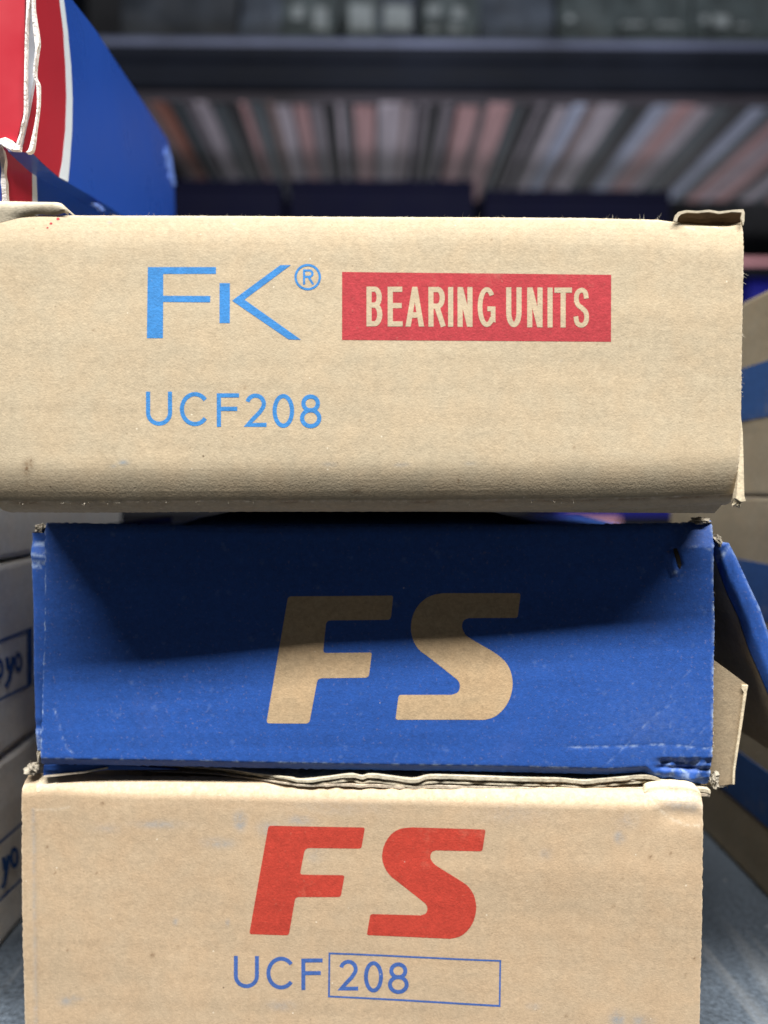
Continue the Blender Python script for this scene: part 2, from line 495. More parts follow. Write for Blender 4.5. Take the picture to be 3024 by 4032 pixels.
def crumple(name, F, cx, cy, rx, ry, mat, parent, w0=-.5, n=7, seed=1, depth=3.0, thick=.35):
    """a crushed, frayed board corner (picture-measured centre and radii): a ridged lump with torn slivers standing out of it"""
    r = random.Random(seed)
    c = Vector((*loc(F, cx, cy, w0), 0)); e = loc(F, cx + rx, cy - ry, w0)
    ax, az = abs(e[0] - c.x), abs(e[1] - c.y); cen = Vector((c.x, w0 + depth * .45, c.y))
    bm = bmesh.new()
    bmesh.ops.create_icosphere(bm, subdivisions=4, radius=1.0)
    k = [Vector((r.gauss(0, 1), r.gauss(0, 1), r.gauss(0, 1))) * 2.1 for _ in range(8)]; ph = [r.uniform(0, 6) for _ in k]
    for v in bm.verts:
        p = v.co.normalized()
        q = sum(1 - 2 * abs(math.sin(p.dot(a) + b)) for a, b in zip(k, ph)) / len(k)
        q2 = sum(math.sin(2.7 * p.dot(a) + 2 * b) for a, b in zip(k, ph)) / len(k)
        p = p * (.85 + .7 * q + .10 * q2)
        v.co = cen + Vector((p.x * ax, p.y * depth * .5, p.z * az))
    for _ in range(n // 2):                              # torn slivers
        a = r.uniform(0, 6.28); b0 = cen + Vector((math.cos(a) * ax * r.uniform(.3, .8), -depth * .3 * r.random(), math.sin(a) * az * r.uniform(.3, .8)))
        d = Vector((math.cos(a) + r.gauss(0, .7), r.gauss(-.3, .5), math.sin(a) + r.gauss(0, .7))).normalized()
        L = r.uniform(.35, .9) * min(ax, az); sd = d.cross(Vector((0, 1, .3))).normalized() * L * r.uniform(.12, .3)
        bend = Vector((r.gauss(0, .4), r.gauss(0, .3), r.gauss(0, .4))) * L
        vs = [bm.verts.new(b0 - sd), bm.verts.new(b0 + sd), bm.verts.new(b0 + d * L * .6 + sd * .7 + bend * .4), bm.verts.new(b0 + d * L + bend), bm.verts.new(b0 + d * L * .6 - sd * .7 + bend * .4)]
        bm.faces.new(vs)
    return from_bm(name, bm, mat, parent, norm=False)

# ------------------------------------------------------------------ shelf board under the stacks
def shelf_material():
    t = NT("blue_grey_shelf_paint")
    f = t.math('ADD', t.ramp(t.noise(25, 5, .65), .3, .7, -.25, .25), 1.0)
    f = t.math('ADD', f, t.ramp(t.noise(800, 3, .6), .3, .7, -.4, .4))
    c = t.mix(1.0, (.065, .082, .105, 1), f, 'MULTIPLY')
    scr = t.ramp(t.noise(1.0, 3, .6, t.mapped((110, 7, 10), (0, 0, .12)), .5), .56, .72, 0, .6)
    c = t.mix(scr, c, (.20, .21, .22, 1))
    c = t.mix(t.math('MULTIPLY', t.spots(420, .18, .06), .8), c, (.45, .45, .44, 1))
    t.l(c, t.b.inputs["Base Color"]); t.b.inputs["Roughness"].default_value = .48
    t.l(t.bump(t.noise(1400, 3), .35, .0004), t.b.inputs["Normal"])
    return t.m
M_shelf = shelf_material()
sh = thing("metal_shelf", frame(0, 125, -30), "blue grey painted metal shelf board carrying the stacked cartons", "shelf")
bm = bmesh.new(); bm_box(bm, -420, 420, 0, 330, 26, 30, .6); from_bm("shelf_board", bm, M_shelf, sh)
bm = bmesh.new(); bm_box(bm, -420, 420, -2, 0.5, 0, 29.5, .6); bm_box(bm, -420, 420, 328, 331, 0, 29.4, .6); from_bm("shelf_lip", bm, M_shelf, sh)

# ------------------------------------------------------------------ bottom carton (tan, red FS)
F3 = frame(0, 168, 0, yaw=-4.0)
g3 = "kraft and blue cartons in the central stack"
box3 = thing("cardboard_box", F3, "tan cardboard box with red FS lettering, lowest of the central stack", "box", g3)
d3n, d3b = Waves(11, 8, .05, .22), Waves(12, 8, .4, 1.1)
c3x = loc(F3, 133, 3500)[0]
t3u, t3v = loc(F3, 2665, 3205)
def disp3(U, V):
    o = .10 * d3n(U, V) + .008 * d3b(U, V)
    o = o + .22 * np.exp(-((U - c3x) / .55) ** 2) * np.clip((46 - V) / 6, 0, 1) + .02 * np.clip(c3x - U, 0, 3) ** 2
    e = np.exp(-((U - t3u - 2) / 5.5) ** 4 - ((V - t3v) / 2.3) ** 2); o = o + .5 * e
    ru = loc(F3, 2768, 3500)[0]; o = o + .12 * np.clip(U - (ru - 1.2), 0, 2) ** 2
    return o
p3 = Panel(F3, [(85, 3070), (215, 3062), (400, 3072), (1000, 3086), (1800, 3104), (2560, 3122), (2600, 3112), (2740, 3118), (2772, 3140)],
           [(95, 4180), (1500, 4215), (2750, 4262)],
           [(92, 3020), (84, 3100), (83, 3400), (87, 3700), (96, 4000), (100, 4200)],
           [(2774, 3090), (2770, 3250), (2766, 3500), (2762, 3750), (2755, 4032), (2752, 4260)],
           [(0, 3.6), (.25, 2.3), (.8, 1.35), (1.5, .75), (2.1, .38), (2.7, .12), (3.4, 0), (200, 0)], [(0, .6), (.5, .1), (1, 0), (200, 0)], disp3)
def stain_shade3(U, V, P):
    s = np.zeros_like(U)
    for x, y, rx, ry, a in [(945, 3235, 22, 32, 1), (1060, 3265, 45, 28, .6), (860, 3320, 60, 18, .55), (1180, 3230, 60, 25, .45), (620, 3245, 90, 16, .5), (430, 3260, 60, 20, .3), (1240, 3360, 40, 40, .3),
                            (2440, 3297, 20, 22, .8), (2470, 3230, 40, 30, .35), (2150, 3360, 20, 20, .5), (2430, 4015, 28, 30, .8), (2520, 4020, 45, 20, .5), (262, 3940, 28, 20, .55), (690, 3630, 10, 14, .6), (895, 3635, 7, 12, .9), (1110, 3960, 55, 20, .4),
                            (2700, 3170, 85, 28, .55), (2100, 3960, 26, 14, .4), (300, 3930, 30, 12, .4), (1330, 3180, 200, 30, .22), (2010, 3200, 150, 40, .2)]:  # this row opens with grey shade painted below the right corner flap
        u, v = loc(F3, x, y); s = np.maximum(s, a * np.exp(-((U - u) / (rx / 20)) ** 2 - ((V - v) / (ry / 20)) ** 2))
    s = np.maximum(s, .38 * np.exp(-((U - c3x) / .4) ** 2) * (V < 46))  # darker line along the left crease
    return s
def rust3(U, V, P):
    s = np.zeros_like(U)
    for x, y, r in [(600, 3762, 9), (405, 3163, 8), (265, 3740, 5), (184, 3336, 6), (216, 3437, 4), (700, 3730, 5), (2560, 3375, 7), (2640, 3360, 6), (2415, 3568, 6), (2735, 3775, 6), (2230, 4000, 6), (2660, 3230, 6), (2450, 3460, 5), (2700, 3840, 5), (1150, 3800, 5), (380, 3438, 4)]:
        u, v = loc(F3, x, y); s = np.maximum(s, np.exp(-((U - u) / (r / 20)) ** 2 - ((V - v) / (r / 18)) ** 2))
    return s
def wear3(U, V, P):
    n = Waves(5, 8, .8, 3)(U, V)
    e = np.minimum(U - P.L(V), P.R(V) - U)
    return np.clip(.5 - e / .5, 0, 1) * .7 + np.exp(-((P.T(U) - V - 1.6) / 1.3) ** 2) * .38 + .5 * np.exp(-(seg_dist(U, V, locs(F3, [(2555, 3155), (2600, 3190), (2640, 3225), (2700, 3250), (2768, 3253)])) / .25) ** 2) + .4 * np.exp(-(seg_dist(U, V, locs(F3, [(140, 3190), (220, 3188), (270, 3178)])) / .25) ** 2)
p3.build("front_panel", M_kraft_low, box3, 330, 150, wear3, stain_shade3, rust3, .05, 21)
l3, r3 = loc(F3, 92, 3500)[0], loc(F3, 2762, 3500)[0]
box_obj("carton_body", l3 + .3, r3 - .3, 1.2, 128, 0.1, 49.2, M_kraft_low, box3, .8, 4, .15, 4)
# rounded corner tab on the top right, torn tab on the top left
def tab(name, F, px, mat, parent, P, lift_top, lift_low, thick=1.0, nu=26, nv=7):
    """a corner flap lying on the panel P: outline given as upper and lower traced lines"""
    up, lo = catmull(locs(F, px[0]), 6), catmull(locs(F, px[1]), 6)
    def at(L, t):
        x = t * (len(L) - 1); i = min(int(x), len(L) - 2); f = x - i
        return Vector(L[i]).lerp(Vector(L[i + 1]), f)
    bm = bmesh.new(); rows = []
    for i in range(nu):
        t = i / (nu - 1); a, b = at(lo, t), at(up, t); row = []
        for k in range(nv):
            q = k / (nv - 1); p = a.lerp(b, q)
            base = float(P.w(np.array([p.x]), np.array([min(p.y, float(P.T(np.array([p.x]))[0]) - .6)]))[0])
            row.append(bm.verts.new((p.x, base - (lift_low * (1 - q) + lift_top * math.sin(q * 2.2)) + 1.2 * max(0, q - .75) ** 2 * 16 * .5, p.y)))
        row.append(bm.verts.new(row[-1].co + Vector((0, thick * 3, .05))))
        rows.append(row)
    for a, b in zip(rows[:-1], rows[1:]):
        for k in range(len(a) - 1): bm.faces.new((a[k], a[k + 1], b[k + 1], b[k]))
    for R_ in (rows[0], rows[-1]):
        e = [bm.verts.new(v.co + Vector((0, thick, 0))) for v in R_]
        for k in range(len(R_) - 1): bm.faces.new((R_[k], R_[k + 1], e[k + 1], e[k]))
    o = from_bm(name, bm, mat, parent, smooth=True)
    return o
tab("corner_flap", F3, ([(2546, 3128), (2556, 3104), (2600, 3093), (2690, 3096), (2745, 3106), (2772, 3135)], [(2546, 3136), (2580, 3152), (2640, 3158), (2700, 3160), (2745, 3160), (2773, 3160)]), M_ply_pale, box3, p3, .25, .02)
tab("corner_flap", F3, ([(136, 3085), (146, 3064), (165, 3057), (200, 3060), (222, 3082)], [(138, 3112), (150, 3120), (170, 3108), (200, 3098), (220, 3090)]), M_ply_pale, box3, p3, .25, .03)
crumple("crushed_corner", F3, 118, 3035, 36, 30, M_torn, box3, -.2, 7, 5, 4)
def uv3(x, y): return loc(F3, 800 + x * .84388, 3100 + y * .84388)
Fz = fillet([(305, 178, 14), (755, 188, 12), (738, 287, 14), (476, 282, 22), (452, 405, 14), (660, 410, 12), (642, 512, 14), (431, 510, 18), (400, 690, 14), (215, 685, 12)])
def s_shape(top, end_top, curve1, bot, curve2):
    return None
Sz = fillet([(1318, 195, 12), (1303, 297, 12)], 0) if False else None
def letter_s(tr, tr2, c1, bl, bl2, c2, r=11):
    path = catmull(c1, 5)
    path2 = catmull(c2, 5)
    k = fillet([path2[-1], (*tr, r), (*tr2, r), path[0]], 0)
    k1 = k[1:-1]
    kk = fillet([path[-1], (*bl, r), (*bl2, r), path2[0]], 0)[1:-1]
    return k1 + path + kk + path2
Sz = letter_s((1318, 195), (1302, 297), [(1085, 294), (1067, 303), (1060, 326), (1070, 348), (1095, 370), (1190, 428), (1235, 460), (1262, 500), (1273, 545), (1272, 582), (1258, 630), (1230, 670), (1195, 695), (1150, 705)],
              (763, 690), (780, 592), [(1015, 597), (1038, 588), (1046, 568), (1040, 547), (1015, 525), (915, 447), (870, 410), (845, 370), (835, 330), (840, 285), (858, 245), (885, 213), (925, 193), (975, 187)])
ink("printed_letters", [[Fz], [Sz]], uv3, p3.w, M_ink_red2, box3)
def sheared(ch, x0, x1, y0, y1, w, slope):
    out = []
    for loops in place_glyph(ch, x0, x1, y0, y1, w): out.append([[(x, y) for x, y in lp] for lp in loops])
    return out
mk = []
for ch, x0, x1, y0, y1 in [('U', 143, 260, 787, 937), ('C', 295, 428, 790, 943), ('F', 458, 557, 799, 946), ('2', 631, 723, 806, 950), ('0', 750, 839, 812, 959), ('8', 862, 959, 817, 965)]:
    mk += place_glyph(ch, x0, x1, y0, y1, 18.5)
mk.append([[(585, 771), (1390, 804), (1387, 1023), (582, 981)], [(1382, 812), (593, 780), (591, 973), (1379, 1013)]])
ink("printed_model_number", mk, uv3, p3.w, M_ink_blue2, box3)

# ------------------------------------------------------------------ blue carton in the middle
F2 = frame(0, 168.5, 54.5, yaw=-2.2, roll=-.3)
box2 = thing("cardboard_box", F2, "crushed blue cardboard box with kraft FS lettering and an open side flap", "box", g3)
crn = Waves(33, 9, .7, 2.4)
d2n, d2b = Waves(31, 8, .04, .2), Waves(32, 8, .4, 1.2)
creases2 = [locs(F2, [(2235, 2942), (2450, 2938), (2600, 2932), (2690, 2938), (2805, 2950)]), locs(F2, [(2370, 3025), (2470, 2930), (2560, 2830), (2660, 2760)]),
            locs(F2, [(2590, 3040), (2620, 2950), (2650, 2800), (2640, 2720)]), locs(F2, [(2660, 3020), (2720, 2930), (2800, 2840)]), locs(F2, [(2640, 2720), (2720, 2640)]),
            locs(F2, [(2690, 2157), (2740, 2152), (2780, 2160), (2808, 2166)])]
slit2 = locs(F2, [(2655, 2165), (2668, 2195), (2676, 2225)])
lip2 = locs(F2, [(2635, 2180), (2645, 2225), (2655, 2252)])
cr_u, cr_v = loc(F2, 2700, 3050)
topcr = loc(F2, 2740, 2155)
curve_l = locs(F2, [(215, 2790), (240, 2880), (262, 2945), (300, 2975)])
def disp2(U, V):
    o = .14 * d2n(U, V) + .008 * d2b(U, V)
    for k, c in enumerate(creases2):
        D = seg_dist(U, V, c); o = o + (.05, .035, .02, .03, .02, .0)[k] * np.exp(-(D / .3) ** 2)
    o = o + .05 * np.exp(-(seg_dist(U, V, curve_l) / .5) ** 2)
    # top right corner bent back above the crease
    m = np.clip((U - (topcr[0] - 7)) / 6, 0, 1); m = m * m * (3 - 2 * m)
    o = o + m * np.where(V > topcr[1], .42 * (V - topcr[1]), 0)
    # crushed bottom right corner
    m2 = np.clip((U - (cr_u - 6.5)) / 2.0, 0, 1) * np.clip((cr_v + 3.4 - V) / 1.2, 0, 1)
    o = o + m2 * (.75 + .22 * crn(U, V) + .55 * np.exp(-((V - cr_v - 1.0 + .05 * (U - cr_u)) / .45) ** 2))
    o = o - .5 * np.exp(-(seg_dist(U, V, lip2) / .55) ** 2) + .55 * np.exp(-(seg_dist(U, V, slit2) / .42) ** 2)
    return o
p2 = Panel(F2, [(178, 2058), (600, 2066), (1000, 2073), (2000, 2066), (2400, 2063), (2700, 2060), (2760, 2050), (2812, 2048)],
           [(158, 3018), (700, 3028), (1200, 3037), (1600, 3045), (2000, 3050), (2400, 3058), (2545, 3050), (2580, 3082), (2700, 3104), (2800, 3100)],
           [(178, 2050), (179, 2300), (177, 2500), (170, 2660), (166, 2850), (160, 2985), (150, 3040)],
           [(2816, 2045), (2808, 2165), (2808, 2300), (2814, 2450), (2811, 2600), (2809, 2800), (2806, 2950), (2803, 3110)],
           [(0, 1.6), (.15, .75), (.5, .3), (1.2, .05), (1.8, 0), (200, 0)], [(0, 1.5), (.8, .75), (1.6, .06), (2.0, 0), (200, 0)], disp2)
def wear2(U, V, P):
    n = Waves(41, 10, 1.2, 5)(U, V); n2 = Waves(42, 10, .3, 1.2)(U, V)
    wv = np.zeros_like(U)
    for c, a in zip(creases2, (.75, .35, .25, .25, .2, .6)):
        wv = np.maximum(wv, a * np.exp(-(seg_dist(U, V, c) / .2) ** 2) * np.clip(.55 + .5 * n, 0, 1))
    wv = np.maximum(wv, .6 * np.exp(-(seg_dist(U, V, curve_l) / .14) ** 2) * np.clip(.5 + .5 * n, 0, 1))
    eL, eR, eB = U - P.L(V), P.R(V) - U, np.abs(V - P.B(U) - 1.65)
    wv = np.maximum(wv, np.clip(1 - eL / .35, 0, 1) * np.clip(.4 + .5 * n, 0, 1))
    wv = np.maximum(wv, np.clip(1 - eR / .5, 0, 1) * np.clip(.7 + .5 * n, 0, 1))
    wv = np.maximum(wv, np.clip(1 - eB / .3, 0, 1) * np.clip(.25 + .6 * n + .3 * n2, 0, .9))
    wv = np.maximum(wv, .75 * np.clip(1 - (P.T(U) - V) / .6, 0, 1) * np.clip((U - topcr[0] + 5) / 5, 0, 1))
    wv = np.maximum(wv, .12 * np.clip(n * n2 - 2.4, 0, 1))
    corner = np.exp(-((U - cr_u - 1) / 5.5) ** 4 - ((V - cr_v - 1.2) / 2.6) ** 4)
    wv = np.maximum(wv, corner * np.clip(.1 + .4 * n, 0, .6))
    sm = np.exp(-((U - loc(F2, 2600, 2800)[0]) / 12) ** 2 - ((V - loc(F2, 2600, 2850)[1]) / 8) ** 2)
    wv = np.maximum(wv, sm * .06)
    wv = np.maximum(wv, .9 * np.exp(-(np.hypot(U - lip2[-1][0], V - lip2[-1][1]) / .4) ** 2))
    return wv
p2.build("front_panel", M_blue, box2, 400, 170, wear2, None, None, .05, 51)
ul2, ur2 = loc(F2, 190, 2500)[0], loc(F2, 2795, 2500)[0]
# body: bulging lid that carries the carton above
bm = bmesh.new()
nx, ny = 20, 14
b0, h0 = 1.9, 46.2
grid = []
for j in range(ny + 1):
    row = []
    for i in range(nx + 1):
        a, b = i / nx, j / ny
        bulge = 5.55 * max(0, min(1, (a - .10) / .14)) * max(0, min(1, (.84 - a) / .16)) * min(1, .55 + b * 3) * (1 if b < .8 else .4)
        row.append(bm.verts.new((ul2 + (ur2 - ul2) * a, 1.9 + 124 * b, h0 + bulge)))
    grid.append(row)
for j in range(ny):
    for i in range(nx): bm.faces.new((grid[j][i], grid[j][i + 1], grid[j + 1][i + 1], grid[j + 1][i]))
low = {}
def lowv(v):
    if v not in low: low[v] = bm.verts.new((v.co.x, v.co.y, 1.0))
    return low[v]
rim = grid[0] + [r[-1] for r in grid[1:]] + grid[-1][-2::-1] + [r[0] for r in grid[-2:0:-1]]
for k in range(len(rim)):
    a, b = rim[k], rim[(k + 1) % len(rim)]
    bm.faces.new((b, a, lowv(a), lowv(b)))
bm.faces.new([lowv(v) for v in rim])
from_bm("carton_body", bm, M_blue, box2)
# letters
def uv2(x, y): return loc(F2, 800 + x * .96444, 2200 + y * .96444)
Fb = fillet([(347, 153, 14), (776, 150, 10), (766, 249, 16), (503, 251, 20), (490, 384, 14), (689, 382, 10), (676, 485, 16), (468, 487, 18), (433, 673, 16), (258, 672, 12)])
Sb = letter_s((1297, 141), (1284, 242), [(1085, 243), (1065, 252), (1057, 276), (1065, 300), (1085, 322), (1180, 378), (1225, 412), (1250, 447), (1262, 490), (1262, 530), (1250, 575), (1225, 615), (1190, 645), (1150, 658)],
              (785, 658), (798, 556), [(1015, 556), (1040, 545), (1048, 522), (1042, 500), (1020, 480), (925, 405), (880, 370), (857, 330), (848, 285), (855, 235), (875, 195), (905, 165), (940, 148), (980, 141)])
ink("printed_letters", [[Fb], [Sb]], uv2, p2.w, M_kraft_mid, box2)
# puncture slit
ink("puncture_slit", [[locs(F2, [(2650, 2160), (2664, 2158), (2676, 2190), (2684, 2226), (2676, 2242), (2664, 2215), (2656, 2190)])]], lambda x, y: (x, y), p2.w, M_void, box2, .03, False)
# folded side flange on the left, set behind the front panel
bm = bmesh.new()
lf = pinterp([(b, a) for a, b in [(119, 2095), (116, 2190), (125, 2425), (126, 2642), (130, 2787), (131, 2870), (140, 2960)]])
rows = []
ys = np.linspace(2098, 2955, 60)
for y in ys:
    row = []
    for k in range(9):
        x = float(lf(y)) + (196 - float(lf(y))) * k / 8
        u, v = loc(F2, x, y, 1.2)
        w = 1.2 + .9 * max(0, 1 - k / 1.6) ** 2 + (.35 * math.sin((y - 2098) / 17.0 - k * .2) if y < 2225 else .03 * math.sin(y * .03)) + (.5 * math.exp(-((y - 2862) / 12) ** 2))
        row.append(bm.verts.new((u, w, v)))
    rows.append(row)
for a, b in zip(rows[:-1], rows[1:]):
    for k in range(8): bm.faces.new((a[k], a[k + 1], b[k + 1], b[k]))
ext = [r[0] for r in rows]
bk = [bm.verts.new(v.co + Vector((1.0, 100, 0))) for v in ext]
for k in range(len(ext) - 1): bm.faces.new((ext[k], ext[k + 1], bk[k + 1], bk[k]))
o = from_bm("side_flange", bm, M_blue, box2, smooth=True)
at = o.data.attributes.new("wear", 'FLOAT', 'POINT')
cv = []
for v in o.data.vertices:
    w_ = 0
    cv.append(w_)
nrow = 9
for i in range(len(ys)):
    for k in range(9):
        y = ys[i]; s = 0
        if k == 0: s = .55 * (.5 + .5 * math.sin(i * 1.7))
        if abs(y - 2148 + k * 1.5) < 8 or abs(y - 2190) < 8 or (abs(y - (2222 - max(0, k - 4) * 6)) < 8): s = max(s, .8)
        if y > 2870: s = max(s, .5 + .4 * math.sin(i * 3 + k))
        cv[i * 9 + k] = max(0, s)
at.data.foreach_set("value", cv)
crumple("crushed_corner", F2, 146, 2082, 30, 22, M_torn, box2, .2, 8, 11, 4)
crumple("crushed_corner", F2, 146, 2985, 16, 40, M_torn, box2, .6, 6, 12, 4, .25)
crumple("crushed_corner", F2, 2838, 2132, 30, 32, M_torn, box2, .3, 10, 13, 5)
crumple("crushed_corner", F2, 2770, 2052, 52, 18, M_torn, box2, .0, 7, 14, 4, .3)
crumple("crushed_corner", F2, 2822, 3085, 26, 40, M_torn, box2, .0, 9, 15, 4, .3)
# open side flap: blue outside, kraft lining
Rk = [(2800, 2128), (2870, 2138), (2899, 2194), (2953, 2312), (2994, 2398), (3024, 2488), (3110, 2700), (3230, 3000)]
Lk = [(2806, 2150), (2812, 2190), (2863, 2335), (2908, 2430), (2949, 2556), (2990, 2650), (3062, 2820), (3180, 3052)]
bm = bmesh.new(); rows = []
def plerp(P, t):
    x = t * (len(P) - 1); i = min(int(x), len(P) - 2); f = x - i
    return (P[i][0] + (P[i + 1][0] - P[i][0]) * f, P[i][1] + (P[i + 1][1] - P[i][1]) * f)
for i in range(43):
    t = i / 42; a, b = plerp(Lk, t), plerp(Rk, t); row = []
    for k in range(9):
        s = k / 8
        w = 1.2 + 1.8 * max(0, .38 - s) ** 1.5 / .38 ** 1.5 + .8 * max(0, s - .75) ** 2 / .0625 + .08 * math.sin(i * .9 + k) + (.5 * math.exp(-((t - .17) / .02) ** 2))
        u, v = loc(F2, a[0] + (b[0] - a[0]) * s, a[1] + (b[1] - a[1]) * s, w)
        row.append(bm.verts.new((u, w, v)))
    row.append(bm.verts.new(row[-1].co + Vector((-1.5, 62, 0))))
    rows.append(row)
for a, b in zip(rows[:-1], rows[1:]):
    for k in range(len(a) - 1): bm.faces.new((a[k], a[k + 1], b[k + 1], b[k]))
lin_edge = [r[0].co.copy() for r in rows]
o = from_bm("side_flap", bm, M_blue, box2, smooth=True)
o["label"] = "bent blue side flap hanging open"
at = o.data.attributes.new("wear", 'FLOAT', 'POINT')
at.data.foreach_set("value", [(.5 if (i % 10) in (8,) else (.7 if (i // 10) in (7,) else 0)) for i in range(len(o.data.vertices))])
bm = bmesh.new(); prev = None
for c in lin_edge:
    cur = (bm.verts.new(c + Vector((-.05, .3, -.02))), bm.verts.new(c + Vector((-2.0, 60, -.3))))
    if prev: bm.faces.new((prev[0], prev[1], cur[1], cur[0]))
    prev = cur
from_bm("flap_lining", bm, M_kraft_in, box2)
# kraft inner flap standing between front panel and side flap
pl = [(2760, 2570), (2818, 2606), (2890, 2658), (2946, 2700), (2939, 2724), (2922, 2841), (2905, 2950), (2892, 3033), (2890, 3088), (2836, 3096), (2760, 3090)]
uvp = locs(F2, pl, 2.2)
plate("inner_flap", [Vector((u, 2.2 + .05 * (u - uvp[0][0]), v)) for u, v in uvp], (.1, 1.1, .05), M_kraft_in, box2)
ex = [(2946, 2700), (2941, 2724), (2924, 2841), (2907, 2950), (2894, 3033), (2892, 3088), (2884, 3088), (2886, 3033), (2898, 2950), (2914, 2841), (2930, 2726), (2920, 2712), (2922, 2698)]
uvp = locs(F2, ex, 2.2)
o = plate("flap_rim", [Vector((u, 1.75 + .05 * (u - loc(F2, 2760, 2600)[0]), v)) for u, v in uvp], (.1, 1.0, .05), M_ply_pale, box2)
crumple("frayed_edge", F2, 2868, 3090, 26, 18, M_torn, box2, 2.6, 7, 16, 3, .25)
# flattened plies of the crushed bottom flap, squeezed between the two cartons
def ply(name, top, bot, mat, w0, depth, seed):
    tp = catmull(locs(F2, top), 6); bt = pinterp(catmull(locs(F2, bot), 6)); jn = Waves(seed, 7, .6, 3)
    bm = bmesh.new(); prev = None
    for u, v in tp:
        j = float(jn(u, 0)) * .12 + 4.0 * min(1, max(0, (-15.0 - u) / 18)); vb = min(float(bt(u)), v - .03)
        cur = [bm.verts.new((u, w0 + j, v)), bm.verts.new((u, w0 + j, vb)), bm.verts.new((u, w0 + depth, vb)), bm.verts.new((u, w0 + depth, v))]
        if prev:
            for m in range(4): bm.faces.new((prev[m], cur[m], cur[(m + 1) % 4], prev[(m + 1) % 4]))
        else: bm.faces.new(cur)
        prev = cur
    bm.faces.new(prev[::-1])
    return from_bm(name, bm, mat, box2)
lA = [(560, 3040), (900, 3055), (1120, 3066), (1180, 3076), (1290, 3064), (1380, 3051), (1425, 3060), (1470, 3052), (1620, 3072), (1690, 3057), (1800, 3058), (2050, 3066), (2200, 3068), (2300, 3076), (2420, 3066), (2560, 3056), (2620, 3082), (2700, 3098), (2800, 3114)]
offs = lambda L, d: [(x, y + d * min(1, max(.06, (x - 640) / 800))) for x, y in L]
ply("bottom_ply", lA, offs(lA, 13), M_ply_pale2, .4, 60, 61)
lB = [(x, y + (6 if 1300 < x < 1500 else 0)) for x, y in offs(lA, 16)]
ply("bottom_ply", lB, offs(lB, 6), M_ply, .9, 58, 62)
lC = offs(lA, 26)
ply("bottom_ply", lC, offs(lC, 6), M_ply_pale2, .7, 58, 63)
lD = [(x, y * .35 + .65 * (3088 + (x - 1100) * .0185)) for x, y in offs(lA, 36)]
ply("bottom_ply", lD, offs(lD, 10), M_ply, .5, 58, 64)
# folded navy under-flap at the lower left
uvp = locs(F2, [(172, 3014), (420, 3010), (700, 3030), (420, 3032), (330, 3042), (190, 3057), (170, 3056)], 2.0)
plate("under_flap", [Vector((u, 2.0, v)) for u, v in uvp], (0, .8, 0), M_blue, box2)
uvp = locs(F2, [(170, 3056), (190, 3053), (330, 3038), (420, 3022), (425, 3027), (332, 3044), (190, 3060), (170, 3062)], 1.6)
plate("under_flap_edge", [Vector((u, 1.6, v)) for u, v in uvp], (0, .5, 0), M_ply, box2)
fuzz("paper_fibres", F2, [[(u, -.05, v) for u, v in locs(F2, [(2806, 2250), (2812, 2500), (2809, 2800), (2806, 2960)])]], 60, box2, .15, .45, 9, .03)

# ------------------------------------------------------------------ top carton (pale kraft, printed banner)
F1 = frame(0, 152.6, 106.4, roll=.35)
box1 = thing("cardboard_box", F1, "pale kraft cardboard box with red BEARING UNITS banner, topmost of the central stack", "box", g3)
d1n, d1b = Waves(71, 8, .03, .16), Waves(72, 8, .4, 1.1)
rc_u, rc_v = loc(F1, 2790, 875)
def disp1(U, V):
    o = .10 * d1n(U, V) + .006 * d1b(U, V)
    o = o - .25 * np.exp(-((U - rc_u) / 6.5) ** 4) * np.clip((V - rc_v + .4) / 1.2, 0, 1)
    o = o + .10 * np.clip(U - (loc(F1, 2925, 1400)[0] - 1.6), 0, 3) ** 2
    return o
p1 = Panel(F1, [(-60, 836), (260, 838), (700, 838), (1500, 842), (2300, 848), (2600, 856), (2650, 864), (2680, 868), (2800, 878), (2880, 880), (2928, 866)],
           [(-60, 2022), (300, 2024), (900, 2020), (1600, 2020), (2200, 2014), (2600, 2006), (2910, 1992)],
           [(-34, 780), (-36, 2040)], [(2930, 820), (2926, 1100), (2923, 1400), (2921, 1650), (2914, 1800), (2906, 1950), (2925, 1985), (2965, 2010), (3000, 2035)],
           [(0, 1.5), (.15, 1.12), (.5, .86), (1, .70), (2, .45), (3, .255), (4, .115), (5, .028), (6, 0), (300, 0)],
           [(0, 8.5), (.25, 6.0), (.7, 4.4), (1.3, 3.2), (1.9, 2.35), (2.25, 1.92), (3, 1.58), (4, 1.17), (5, .82), (6, .53), (7, .30), (8, .13), (9, .035), (10, 0), (300, 0)], disp1)
def wear1(U, V, P):
    n = Waves(81, 10, 1.2, 5)(U, V)
    eB = np.abs(V - P.B(U) - 2.15)
    wv = np.clip(1 - eB / .28, 0, 1) * np.clip(.1 + .6 * n, 0, .8)
    wv = np.maximum(wv, np.clip(1 - (P.R(V) - U) / .5, 0, 1) * np.clip(.5 + .4 * n, 0, .8))
    for c in ([(2650, 880), (2690, 884), (2720, 895), (2735, 900)], [(2785, 890), (2815, 886), (2845, 898)]):
        wv = np.maximum(wv, .9 * np.exp(-(seg_dist(U, V, locs(F1, c)) / .16) ** 2))
    return wv
